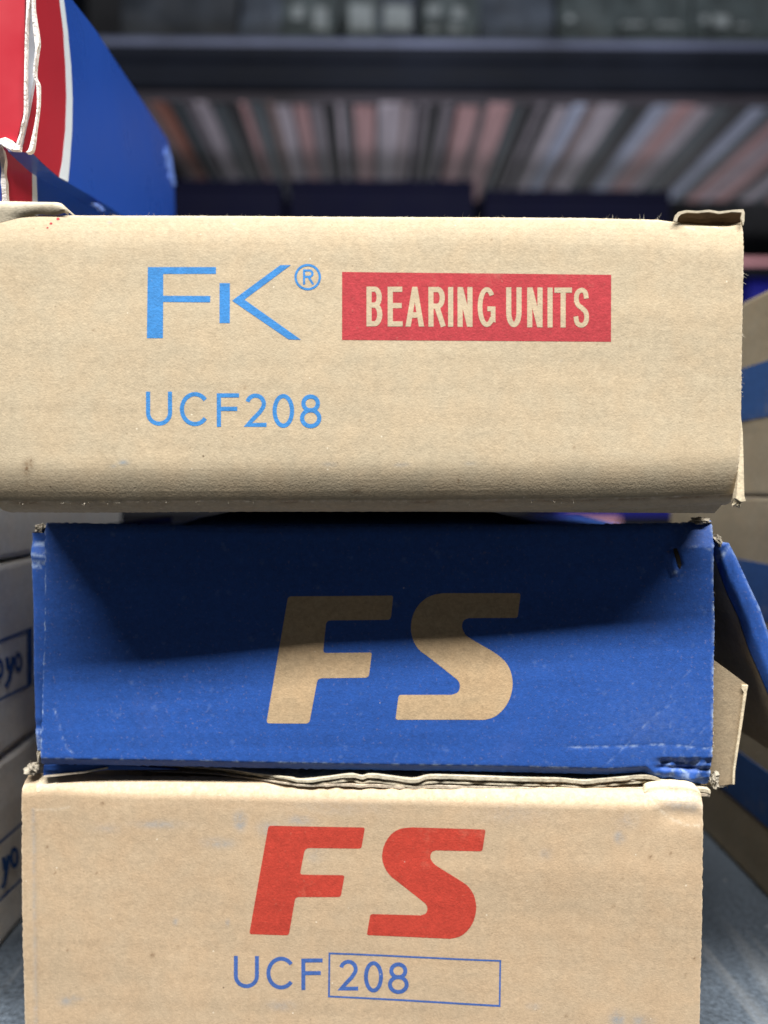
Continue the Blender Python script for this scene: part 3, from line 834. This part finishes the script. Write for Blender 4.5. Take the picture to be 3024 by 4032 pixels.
def rust1(U, V, P):
    s = np.zeros_like(U)
    for x, y, rx, ry, a in [(105, 1842, 14, 30, .9), (122, 1825, 8, 22, .8), (100, 1900, 6, 24, .3), (1400, 1935, 22, 10, .7), (965, 1525, 5, 5, 1), (366, 1300, 4, 4, 1), (1415, 1656, 4, 4, 1), (2484, 1360, 5, 4, 1), (2756, 1580, 4, 6, .8), (2875, 1875, 4, 4, 1), (1935, 942, 5, 5, .8), (560, 945, 4, 4, .6), (1980, 1726, 4, 4, .8), (2033, 1744, 4, 4, .8), (2260, 1762, 4, 5, .8), (1560, 1070, 3, 4, .6), (770, 1520, 4, 4, .5), (1807, 1890, 5, 12, .8)]:
        u, v = loc(F1, x, y); s = np.maximum(s, a * np.exp(-((U - u) / (rx / 22)) ** 2 - ((V - v) / (ry / 22)) ** 2))
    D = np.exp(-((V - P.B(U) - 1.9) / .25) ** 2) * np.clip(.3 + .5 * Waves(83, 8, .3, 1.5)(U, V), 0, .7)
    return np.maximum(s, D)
def stain1(U, V, P):
    s = np.zeros_like(U)
    for x, y, rx, ry, a in [(485, 1822, 18, 8, .9), (445, 1835, 10, 6, .5), (1300, 1828, 26, 9, .45), (1580, 1830, 30, 10, .35), (1850, 1825, 24, 8, .25), (430, 872, 8, 6, .8), (2210, 1420, 5, 4, .4)]:
        u, v = loc(F1, x, y); s = np.maximum(s, a * np.exp(-((U - u) / (rx / 22)) ** 2 - ((V - v) / (ry / 22)) ** 2))
    return s
p1.build("front_panel", M_kraft_top, box1, 380, 190, wear1, stain1, rust1, .03, 91)
l1, r1 = loc(F1, -34, 1400)[0], loc(F1, 2922, 1400)[0]
plate("carton_body", [(l1 + .4, y, z) for y, z in ((10, .2), (5, 2.6), (2.6, 7), (2.6, 46.4), (128, 46.4), (128, .2))], (r1 - l1 - .9, 0, 0), M_kraft_top, box1)
# left corner flap lifting above the fold
tab("corner_flap", F1, ([(-60, 786), (60, 787), (150, 789), (215, 790), (240, 798), (253, 818)], [(-60, 884), (0, 872), (70, 852), (140, 841), (215, 842), (250, 832)]), M_kraft_flap, box1, p1, .55, .05, 2.0)
# right corner flap: curled sheet with an open end, slot shade put into its colour
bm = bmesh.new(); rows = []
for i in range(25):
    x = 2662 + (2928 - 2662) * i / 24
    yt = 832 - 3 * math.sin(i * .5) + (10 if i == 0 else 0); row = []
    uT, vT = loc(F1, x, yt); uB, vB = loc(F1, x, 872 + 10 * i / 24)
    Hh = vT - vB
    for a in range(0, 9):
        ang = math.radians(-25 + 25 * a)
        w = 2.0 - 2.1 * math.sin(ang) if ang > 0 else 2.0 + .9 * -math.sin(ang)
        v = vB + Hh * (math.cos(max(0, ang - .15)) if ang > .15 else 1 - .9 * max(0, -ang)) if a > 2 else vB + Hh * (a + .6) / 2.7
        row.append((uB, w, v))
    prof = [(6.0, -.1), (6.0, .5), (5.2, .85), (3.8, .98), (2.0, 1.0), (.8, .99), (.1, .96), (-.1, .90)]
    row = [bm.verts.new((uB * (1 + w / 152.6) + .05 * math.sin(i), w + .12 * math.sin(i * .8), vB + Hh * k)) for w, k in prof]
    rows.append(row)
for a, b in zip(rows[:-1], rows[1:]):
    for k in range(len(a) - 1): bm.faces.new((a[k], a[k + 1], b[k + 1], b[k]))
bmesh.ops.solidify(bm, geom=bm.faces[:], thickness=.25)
from_bm("corner_flap", bm, M_slot_shade, box1)
uvp = locs(F1, [(2652, 872), (2658, 850), (2672, 835), (2700, 829), (2745, 832), (2790, 827), (2830, 834), (2880, 828), (2925, 825), (2930, 838), (2929, 872), (2924, 890), (2916, 862), (2919, 838), (2880, 836), (2832, 843), (2790, 836), (2745, 840), (2704, 838), (2680, 845), (2668, 858), (2664, 874)])
plate("flap_rim", [Vector((u, -.22, v)) for u, v in uvp], (0, .5, .05), M_kraft_flap, box1)
ink("red_ink_speck", [[arc(x, y, r_, r_ * .8, 0, 360, 8)[:-1]] for x, y, r_ in ((223, 857, 7), (197, 877, 6), (185, 895, 4))], lambda x, y: loc(F1, x, y), p1.w, M_ink_red, box1, .03)
# proud sliver of the side panel along the right edge and torn tip
uvp = locs(F1, [(2921, 1640), (2928, 1700), (2932, 1850), (2934, 1952), (2940, 1972), (2922, 1976), (2902, 1962), (2907, 1900), (2914, 1780)])
plate("side_panel_edge", [Vector((u, .35, v)) for u, v in uvp], (0, 1.5, 0), M_ply_pale, box1)
crumple("torn_tip", F1, 2912, 1985, 20, 18, M_ply_pale, box1, .8, 5, 33, 3, .2)
def uv1(x, y): return loc(F1, 500 + x * .84388, 1000 + y * .84388)
def uv1b(x, y): return loc(F1, 1200 + x * .84388, 1000 + y * .84388)
lg = [[[(97, 61), (415, 61), (415, 93), (169, 93), (169, 195), (389, 196), (388, 226), (169, 224), (168, 393), (93, 393)]],
      [[(432, 136), (480, 136), (480, 323), (432, 323)]],
      [[(490, 218), (715, 51), (764, 51), (548, 213), (812, 400), (754, 399)]],
      [arc(843, 107, 62, 62, 0, 360, 40)[:-1], arc(843, 107, 51, 51, 360, 0, 40)[:-1]]]
lg += place_glyph('R', 821, 871, 71, 142, 10)
ink("printed_logo", lg, uv1, p1.w, M_ink_sky, box1)
mk = []
for ch, x0, x1, y0, y1 in [('U', 88, 210, 642, 801), ('C', 246, 383, 644, 803), ('F', 419, 523, 650, 806), ('2', 549, 651, 651, 807), ('0', 679, 780, 653, 811), ('8', 807, 907, 655, 813)]:
    mk += place_glyph(ch, x0, x1, y0, y1, 19.5)
ink("printed_model_number", mk, uv1, p1.w, M_ink_sky, box1)
ban = ink("printed_banner", [[[(174, 82), (1430, 97), (1430, 409), (174, 401)]]], uv1b, p1.w, M_ink_red, box1, .02)
mk = []
for ch, x0, x1 in [('B', 288, 362), ('E', 387, 457), ('A', 470, 557), ('R', 577, 655), ('I', 671, 691), ('N', 713, 783), ('G', 807, 890), ('U', 940, 1012), ('N', 1038, 1110), ('I', 1134, 1156), ('T', 1165, 1247), ('S', 1254, 1328)]:
    dy = 6.5 * (x0 - 288) / 1040
    mk += place_glyph(ch, x0, x1, 151 + dy, 337 + dy, 22 if ch in 'SG' else 24)
ink("banner_lettering", mk, uv1b, p1.w, M_kraft_top, ban, .04)
tl = [(u, float(p1.w(u, v - .1)), v) for u, v in locs(F1, [(260, 839), (700, 839), (1500, 843), (2300, 849), (2600, 857)])]
bl = [(u, float(p1.w(u, v)), v) for u, v in locs(F1, [(0, 1978), (300, 1980), (900, 1976), (1600, 1976), (2200, 1970), (2900, 1955)])]
rl = [(u - .05, .1, v) for u, v in locs(F1, [(2926, 900), (2926, 1100), (2923, 1400), (2921, 1650)])]
fuzz("paper_fibres", F1, [tl, tl, bl, bl, bl, bl, rl], 330, box1, .2, .7, 5, .019)

# ------------------------------------------------------------------ red, white and blue cartons standing on top (left)
gq = "red, white and blue glossy cartons on the top box"
def side_poly(px, x):                       # traced outline -> (y, z) on the plane x
    return [(p.y, p.z) for p in (on_x(a, b, x) for a, b in px)]
def prism(name, yz, x0, x1, mat, parent, F):
    Fi = F.inverted()
    a = [Fi @ Vector((x0, y, z)) for y, z in yz]
    return plate(name, a, (x1 - x0, 0, 0), mat, parent)
XS = -66.0
FU = frame(XS - 30, 168, 176)
upb = thing("product_carton", FU, "glossy blue and red carton with split white edged end flaps, upper one", "carton", gq)
outl = [(120, -330), (128, -100), (135, 0), (150, 160), (138, 290), (150, 340), (133, 480), (120, 597), (200, 676), (238, 703), (360, 772), (450, 829), (560, 905), (690, 905), (686, 700), (680, 640), (660, 552), (560, 398), (450, 232), (375, 116), (285, 0), (160, -250)]
prism("carton_body", side_poly(outl, XS), XS, XS - 62, M_gloss_blue, upb, FU)
st_l = [(222, -150), (232, 0), (247, 120), (256, 260), (260, 390), (256, 512), (244, 633), (232, 698)]
st_r = [(238, -150), (250, 0), (265, 120), (278, 260), (284, 390), (282, 512), (274, 633), (266, 716)]
red_l = [(120, -200), (128, -100), (135, 0), (150, 160), (138, 290), (150, 340), (148, 420), (133, 520), (120, 595), (170, 645)]
prism("red_end_print", side_poly(red_l + st_l[::-1], XS + .05), XS + .12, XS - .4, M_gloss_red, upb, FU)
prism("white_stripe_print", side_poly(st_l + st_r[::-1], XS + .05), XS + .16, XS - .4, M_gloss_white, upb, FU)
def face_plate(name, px, y, th, mat, parent, F):
    Fi = F.inverted()
    return plate(name, [Fi @ on_y(a, b, y) for a, b in px], (0, th, 0), mat, parent)
face_plate("end_flap", [(-90, -120), (98, -120), (97, 120), (95, 430), (64, 560), (40, 548), (6, 545), (-90, 535)], 162.5, 1.2, M_gloss_red, upb, FU)
face_plate("inner_end_flap", [(98, -120), (132, -120), (134, 60), (140, 200), (135, 300), (110, 440), (76, 590), (60, 585), (92, 430)], 163.9, 1.0, M_gloss_white, upb, FU)
face_plate("dust_flap", [(138, 250), (152, 340), (132, 520), (118, 600), (70, 590), (110, 440)], 164.9, .8, M_gloss_red, upb, FU)
def torn_edge(name, cl, wd, y, mat, parent, F, seed):
    r = random.Random(seed); Fi = F.inverted(); bm = bmesh.new(); prev = None; wv = Waves(seed + 200, 6, .2, .9)
    for i, (a, b) in enumerate(catmull(cl, 7)):
        k = wd * (1 + .28 * float(wv(i, 0)))
        p, q = Fi @ on_y(a - k, b, y), Fi @ on_y(a + k, b, y)
        j = Vector((0, .12 * float(wv(i, 50)), 0))
        cur = [bm.verts.new(p + j), bm.verts.new(q + j), bm.verts.new(q + Vector((0, 1.2, 0))), bm.verts.new(p + Vector((0, 1.2, 0)))]
        if prev:
            for m in range(4): bm.faces.new((prev[m], cur[m], cur[(m + 1) % 4], prev[(m + 1) % 4]))
        else: bm.faces.new(cur)
        prev = cur
    bm.faces.new(prev[::-1]); return from_bm(name, bm, mat, parent)
torn_edge("torn_edge", [(128, -100), (127, 0), (133, 80), (143, 160), (143, 200), (134, 290), (146, 330), (146, 420), (132, 520), (120, 585), (108, 600)], 6, 161.9, M_raw_white, upb, FU, 1)
torn_edge("torn_edge", [(110, -100), (108, 0), (99, 200), (97, 430), (82, 510), (66, 580)], 4, 161.8, M_raw_white, upb, FU, 2)
face_plate("torn_corner", [(-5, 548), (20, 540), (48, 552), (62, 570), (78, 572), (76, 590), (40, 588), (15, 575), (-5, 562)], 161.4, 1.2, M_raw_white, upb, FU)
M_worn = plain("worn_blue_card_edge", (.11, .20, .58, 1), .6, .3, .45, 300)
prism("worn_edge", side_poly([(655, 575), (666, 590), (676, 622), (679, 650), (687, 700), (691, 728), (679, 736), (671, 706), (664, 700), (668, 668), (655, 662), (652, 628), (646, 606)], XS + .1), XS + .2, XS - .6, M_worn, upb, FU)
prism("worn_edge", side_poly([(368, 798), (384, 800), (402, 812), (415, 830), (398, 830), (388, 815), (376, 812)], XS + .1), XS + .2, XS - .6, M_worn, upb, FU)
XL = -70.5
FL = frame(XL - 30, 172, 160)
lob = thing("product_carton", FL, "red and blue carton with a torn white edge, under the upper glossy one", "carton", gq)
lo = [(12, 575), (60, 620), (123, 670), (200, 695), (245, 720), (330, 770), (420, 830), (520, 900), (520, 960), (12, 960)]
prism("carton_body", side_poly(lo, XL), XL, XL - 60, M_gloss_blue, lob, FL)
prism("red_end_print", side_poly([(12, 575), (60, 620), (124, 671), (126, 960), (12, 960)], XL), XL + .12, XL - .4, M_gloss_red, lob, FL)
prism("white_stripe_print", side_poly([(124, 671), (140, 677), (152, 960), (126, 960)], XL), XL + .16, XL - .4, M_gloss_white, lob, FL)
torn_edge("torn_edge", [(2, 570), (10, 640), (12, 700), (16, 760), (17, 850)], 8, 165.5, M_raw_white, lob, FL, 3)

# ------------------------------------------------------------------ white cartons, left stack
XW = -90.0
gw = "white cartons in the left stack"
def yz_to(F, px):                       # photo point on the plane x = XW -> picture-independent local point
    p = on_x(px[0], px[1], XW); return F.inverted() @ p
zl = [on_x(0, 3738, XW).z, on_x(0, 2986, XW).z, on_x(0, 2212, XW).z]
lab = ["white carton with framed blue script, lowest of the left stack",
       "white carton with framed blue script, second from shelf in left stack",
       "plain white carton side, highest of the left stack beside the blue box"]
wb = []
hs = [(0.2, zl[1] - .8), (zl[1] + .3, zl[2] - .8), (zl[2] + .3, zl[2] + 45)]
for i, (a, b) in enumerate(hs):
    F = frame(XW - 60, 170, a)
    t = thing("white_carton", F, lab[i], "carton", gw)
    box_obj("carton_body", 0, 60, 0 - 6 * i, [112, 112, 138][i], 0, b - a, M_white_card, t, 1.4, 3, .12, 40 + i)
    wb.append((t, F))
def side_ink(name, polys, F, mat, parent, off=.25):
    bm = bmesh.new(); k = 0
    for loops in polys:
        L3 = [[Vector(yz_to(F, p)) for p in lp] for lp in loops]
        L2 = [[Vector((p.y, p.z, 0)) for p in lp] for lp in L3]
        vs = [bm.verts.new((60 + off + .01 * k, p.y, p.z)) for lp in L3 for p in lp]
        for tr in tessellate_polygon(L2):
            try: bm.faces.new([vs[i] for i in tr])
            except ValueError: pass
        k += 1
    o = from_bm(name, bm, mat, parent)
    return o
k = .36145
def zz(pts): return [(a * k, 2100 + b * k) for a, b in pts]
side_ink("printed_frame", [[zz([(-400, 1310), (-400, 1342), (284, 1072), (284, 1650), (-400, 1985), (-400, 2020), (345, 1650), (345, 1020)])]], wb[1][1], M_ink_navy, wb[1][0])
side_ink("printed_script", [[zz(p) for p in (arc(192, 1402, 46, 108, 0, 360, 24)[:-1], arc(192, 1402, 15, 58, 360, 0, 24)[:-1])],
                            [zz(stroke([(66, 1350), (80, 1470), (112, 1490)], 42)[0])], [zz(stroke([(135, 1340), (120, 1440), (90, 1600), (48, 1672)], 40)[0])],
                            [zz(p) for p in (arc(-16, 1474, 46, 112, 0, 360, 24)[:-1], arc(-16, 1474, 15, 60, 360, 0, 24)[:-1])]], wb[1][1], M_ink_navy, wb[1][0], .22)
k2 = .48940
def zy(pts): return [(a * k2, 2950 + b * k2) for a, b in pts]
side_ink("printed_frame", [[zy([(-300, 990), (-300, 1018), (170, 608), (170, 585)])], [zy([(-300, 1480), (-300, 1508), (170, 1055), (170, 1030)])]], wb[0][1], M_ink_navy, wb[0][0])
side_ink("printed_script", [[zy(p) for p in (arc(110, 872, 37, 88, 0, 360, 24)[:-1], arc(110, 872, 12, 48, 360, 0, 24)[:-1])],
                            [zy(stroke([(22, 870), (32, 960), (50, 960)], 30)[0])], [zy(stroke([(62, 850), (52, 940), (30, 1080), (8, 1120)], 29)[0])]], wb[0][1], M_ink_navy, wb[0][0], .22)

# ------------------------------------------------------------------ kraft cartons with blue band, right stack
XR = 107.0
gr_ = "blue banded kraft cartons in the right stack"
def zr(py): return on_x(3024, py, XR).z
rs = [(0.2, zr(2757), (zr(3041), zr(3256)), "brown carton with wide blue band, on the shelf in the right stack", 306),
      (zr(2752), zr(1958), (zr(2223), zr(2447)), "brown carton with blue band, in the middle of the right stack", 306),
      (zr(1955), zr(1143), (zr(1420), zr(1640)), "brown carton with blue band, highest of the right stack", 300)]
for i, (a, b, band, lb, yb) in enumerate(rs):
    F = frame(XR, 176, a)
    t = thing("banded_carton", F, lb, "carton", gr_)
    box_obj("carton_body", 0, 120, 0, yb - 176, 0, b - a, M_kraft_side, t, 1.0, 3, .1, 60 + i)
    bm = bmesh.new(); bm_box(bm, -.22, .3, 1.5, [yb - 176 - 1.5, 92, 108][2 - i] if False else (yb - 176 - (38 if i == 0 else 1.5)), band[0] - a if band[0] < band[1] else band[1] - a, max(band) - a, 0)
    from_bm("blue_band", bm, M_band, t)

# ------------------------------------------------------------------ storage rack behind, out of focus
M_steel = plain("dark_blue_steel", (.006, .0075, .012, 1), .55, .04, .35, 5)
M_steel2 = plain("black_steel", (.005, .0055, .008, 1), .7, .04, .2, 6)
M_bin = plain("navy_plastic", (.0028, .0031, .010, 1), .7, .03, .15, 8)
M_rail = plain("dull_plum_steel", (.022, .02, .026, 1), .5, .1, .5, 5)
M_lip_highlight = plain("painted_highlight_steel_lip", (.075, .088, .14, 1), .4, .2, .4, 5)  # highlight along the beam top, put into a paler steel colour
M_bin2 = plain("bright_blue_plastic", (.004, .005, .11, 1), .5, .15, .12, 8)
M_tag = plain("pink_label_strip", (.35, .17, .19, 1), .6, .3, .2, 12)
YB = 1500.0
FR = frame(0, YB, -900)
rack = thing("storage_rack", FR, "dark steel storage rack with slatted upper deck behind the cartons", "rack")
def R(v): return FR.inverted() @ v
zt, zb = on_y(1512, 160, YB).z + 900, on_y(1512, 345, YB).z + 900
Hb = zt - zb
def extr(name, prof, mat, parent, x0=-700, x1=1150):
    bm = bmesh.new()
    a = [bm.verts.new((x0, y, z)) for y, z in prof]; b = [bm.verts.new((x1, y, z)) for y, z in prof]
    n = len(prof)
    for i in range(n): bm.faces.new((a[i], a[(i + 1) % n], b[(i + 1) % n], b[i]))
    bm.faces.new(a[::-1]); bm.faces.new(b)
    return from_bm(name, bm, mat, parent)
rl_ = [(12 * math.sin(a) * -1 + 0, zt - 12 + 12 * math.cos(a)) for a in np.linspace(-.2, math.pi * .62, 9)]
extr("beam_lip", [(30, zt - 1)] + [(y - 2, z + 1) for y, z in rl_] + [(30, zt - 20)], M_lip_highlight, rack)
extr("front_beam", [(40, zt - 2)] + rl_ + [(-6, zt - Hb * .42), (6, zt - Hb * .5), (8, zt - Hb * .74), (-2, zt - Hb * .8), (-2, zb), (40, zb)], M_steel, rack)
extr("deck_rail", [(24, zb - 1), (10, zb - 6), (10, zb - 20), (24, zb - 20)], M_rail, rack)
slat_cols = {'p': (.35, .205, .21), 'l': (.32, .29, .33), 'g': (.165, .15, .175), 't': (.055, .072, .085), 'b': (.29, .33, .44), 'o': (.26, .11, .08), 'd': (.010, .011, .016), 'n': (.18, .12, .11)}
def slat_mat(kc, c):
    t = NT("painted_slat_" + {'p': "pink", 'l': "lilac", 'g': "grey", 't': "teal", 'b': "pale_blue", 'o': "orange", 'd': "black", 'n': "brown"}[kc])
    f = t.math('ADD', t.ramp(t.noise(1.0, 3, .6, t.mapped((30, 7, 7))), .3, .7, -.4, .4), 1.0)
    t.l(t.mix(1.0, (*c, 1), f, 'MULTIPLY'), t.b.inputs["Base Color"]); t.b.inputs["Roughness"].default_value = .6
    return t.m
slat_m = {kc: slat_mat(kc, c) for kc, c in slat_cols.items()}
zs = zb - 4
slats = [(560, 24, 'g'), (590, 18, 'n'), (623, 46, 'o'), (690, 30, 't'), (741, 26, 'g'), (790, 50, 'l'), (850, 40, 't'), (905, 40, 'd'), (956, 28, 'p'), (1007, 58, 't'), (1062, 26, 'n'), (1109, 60, 'l'), (1180, 52, 'p'), (1242, 50, 'g'), (1290, 26, 'd'), (1336, 28, 'l'), (1375, 22, 't'), (1434, 84, 'p'), (1492, 20, 't'), (1540, 92, 'l'), (1595, 18, 'n'), (1622, 30, 'l'), (1673, 24, 'g'), (1715, 40, 'd'), (1765, 36, 'g'), (1851, 84, 'p'), (1910, 22, 't'), (1970, 88, 'p'), (2040, 34, 't'), (2085, 36, 'd'),
         (2132, 26, 'g'), (2168, 24, 'd'), (2220, 54, 'l'), (2285, 58, 'b'), (2335, 26, 'n'), (2405, 90, 'l'), (2475, 44, 't'), (2535, 56, 'd'), (2604, 58, 'b'), (2650, 26, 'l'), (2707, 78, 'p'), (2788, 64, 'l'), (2860, 60, 't'), (2930, 70, 'd'), (3010, 60, 'b'), (3075, 50, 't'), (3140, 64, 'p'), (3205, 40, 'l'), (3280, 80, 'p'), (3350, 50, 'd'), (3420, 70, 'l'), (3490, 50, 't'), (3560, 60, 'p'), (3640, 60, 'l')]
meshes = {}
rz = random.Random(5)
for px, wd, kc in slats:
    p = on_y(px, 398, YB + 20)
    x = p.x; w = wd * (YB + 20) / FPX
    key = (kc, round(w))
    if key not in meshes:
        bm = bmesh.new(); bm_box(bm, -w / 2, w / 2, 14, 520, 0, 14, 1.5, 1)
        o = from_bm("deck_slat", bm, slat_m[kc], rack); meshes[key] = o
    else:
        o = meshes[key].copy(); COL.objects.link(o); o.parent = rack
    o.location = (x * MM, 0, (zs - 14 - rz.uniform(0, 4)) * MM)
bm = bmesh.new(); bm_box(bm, -700, 1150, 30, 540, zs + 6, zs + 12, 0); from_bm("deck_sheet", bm, M_steel2, rack)
# lower shelves with pink label strips, posts
zm = on_y(2970, 1012, YB).z + 900
zl2 = on_y(2350, 2036, YB).z + 900
for z in (zm, zl2):
    bm = bmesh.new(); bm_box(bm, -700, 1150, 4, 520, z - 30, z - 2, 1.5); from_bm("rack_shelf", bm, M_steel2, rack)
    xa, xb = (-690, 1140) if z == zm else (on_y(2235, 2036, YB).x, on_y(2440, 2036, YB).x)
    bm = bmesh.new(); bm_box(bm, xa, xb, -1, 3.4, z - 13, z - 3, .6); from_bm("label_strip", bm, M_tag, rack)
for x in (-690, 1140):
    for y in (20, 500):
        bm = bmesh.new(); bm_box(bm, x - 25, x + 25, y, y + 40, 0, zt + 400, 2); from_bm("rack_post", bm, M_steel, rack)
# plastic bins
def make_bin(px0, px1, pyt, pyb, y, label, mat, group):
    a, b = on_y(px0, pyt, y), on_y(px1, pyt, y); z0 = on_y(px0, pyb, y).z
    w, h, d = b.x - a.x, a.z - z0, 300
    F = frame((a.x + b.x) / 2, y, z0)
    t = thing("storage_bin", F, label, "bin", group)
    th = 4
    bm = bmesh.new()
    bm_box(bm, -w / 2, w / 2, 0, th, 0, h, 1.2); bm_box(bm, -w / 2, w / 2, d - th, d, 0, h, 1.2)
    bm_box(bm, -w / 2, -w / 2 + th, th, d - th, 0, h - .5, .8); bm_box(bm, w / 2 - th, w / 2, th, d - th, 0, h - .5, .8)
    bm_box(bm, -w / 2 + th, w / 2 - th, th, d - th, 0, th, .8)
    from_bm("bin_body", bm, mat, t)
    bm = bmesh.new(); bm_box(bm, -w / 2 + 1, w / 2 - 1, -7, -.3, h - 14, h - 1, 2.5); from_bm("bin_rim", bm, mat, t)
    bm = bmesh.new(); bm_box(bm, -w / 4, w / 4, -3, -.3, h * .35, h * .62, 1); from_bm("label_holder", bm, mat, t)
    return t
gb = "plastic bins on the rack"
zshelf_px = 1000
make_bin(560, 1112, 708, 1003, YB + 40, "dark navy plastic bin beside the red and blue cartons", M_bin, gb)
make_bin(1138, 1868, 708, 1003, YB + 40, "wide dark navy plastic bin, middle one above the kraft box", M_bin, gb)
make_bin(1905, 2640, 748, 1003, YB + 40, "lower dark navy plastic bin near the kraft box's open corner flap", M_bin, gb)
make_bin(2952, 3560, 1050, 1990, YB + 40, "bright blue plastic bin beyond the right stack, under the pink strip", M_bin2, gb)
make_bin(2200, 2700, 1400, 2028, YB + 40, "deep blue plastic bin glimpsed through the gap above the blue box", M_bin2, gb)
# wrapped packets on the upper deck
M_pack = [plain("grey_green_wrap", (.033, .043, .047, 1), .6, .15, .6, 22, bump=.8, bscale=25), plain("slate_wrap", (.03, .038, .052, 1), .55, .15, .6, 18, bump=.8, bscale=20), plain("dark_wrap", (.014, .018, .025, 1), .5, .2, .6, 14, bump=.8, bscale=16)]
M_lbl = plain("pale_paper_label", (.12, .14, .15, 1), .7, .3, .4, 25)
gp = "wrapped packets on the rack's upper deck"
packs = [(480, 930, 2, [], "large black plastic wrapped bundle beyond the blue carton's top edge"),
         (945, 1100, 1, [], "narrow slate packet next to the large black bundle"),
         (1112, 1330, 0, [(1150, 1195, 20, 75), (1235, 1290, 25, 120)], "grey green packet with two pale labels, above the beam"),
         (1355, 1490, 0, [(1375, 1470, 15, 125)], "packet fronted by one large upright pale label"),
         (1500, 1640, 1, [(1512, 1620, 20, 120)], "slate packet with a large squarish pale label"),
         (1660, 1880, 0, [(1680, 1735, 20, 60), (1685, 1720, 100, 130), (1770, 1810, 95, 130), (1780, 1830, 30, 70)], "packet with four small pale labels"),
         (1892, 2180, 1, [], "wide slate packet without a label"),
         (2195, 2420, 0, [(2230, 2260, 60, 85)], "packet with one tiny pale label"),
         (2432, 2715, 0, [(2450, 2535, 88, 102), (2585, 2675, 88, 104)], "packet with two thin pale label strips"),
         (2735, 3100, 0, [(2760, 2790, 60, 90), (2810, 2870, 60, 105), (2900, 2945, 95, 110)], "packet with three scattered pale labels at the photo's right edge")]
for i, (x0, x1, mi, lbs, lb) in enumerate(packs):
    y = YB + 45
    a, b = on_y(x0 - 5, 20, y), on_y(x1 + 5, 20, y); z0 = FR.translation.z + zs + 14
    F = frame((a.x + b.x) / 2, y, z0); h = 190 + 12 * (i % 3)
    t = thing("wrapped_packet", F, lb, "packet", gp)
    w = b.x - a.x
    box_obj("packet_wrap", -w / 2, w / 2, 0, 220, 0, h, M_pack[mi], t, 5, 3, 2.0, 100 + i)
    for (u0, u1, v0, v1) in lbs:
        p, q = on_y(u0, v1, y - 4), on_y(u1, v0, y - 4)
        Fi = F.inverted(); p, q = Fi @ p, Fi @ q
        bm = bmesh.new(); bm_box(bm, p.x, q.x, -4.5, -2.5, p.z, q.z, .4, 1); from_bm("paper_label", bm, M_lbl, t)

# ------------------------------------------------------------------ dark store room
def structure(name, x0, x1, y0, y1, z0, z1, mat):
    bm = bmesh.new(); bm_box(bm, x0, x1, y0, y1, z0, z1); o = from_bm(name, bm, mat); o["kind"] = "structure"; return o
M_wall = plain("dark_store_wall", (.05, .052, .06, 1), .9, .2, .3, 4)
M_floor = plain("store_floor", (.12, .12, .12, 1), .7, .3, .3, 4)
structure("wall", -2500, 2500, 2300, 2340, -900, 2600, M_wall)
structure("floor", -2500, 2500, -1500, 2300, -940, -900, M_floor)
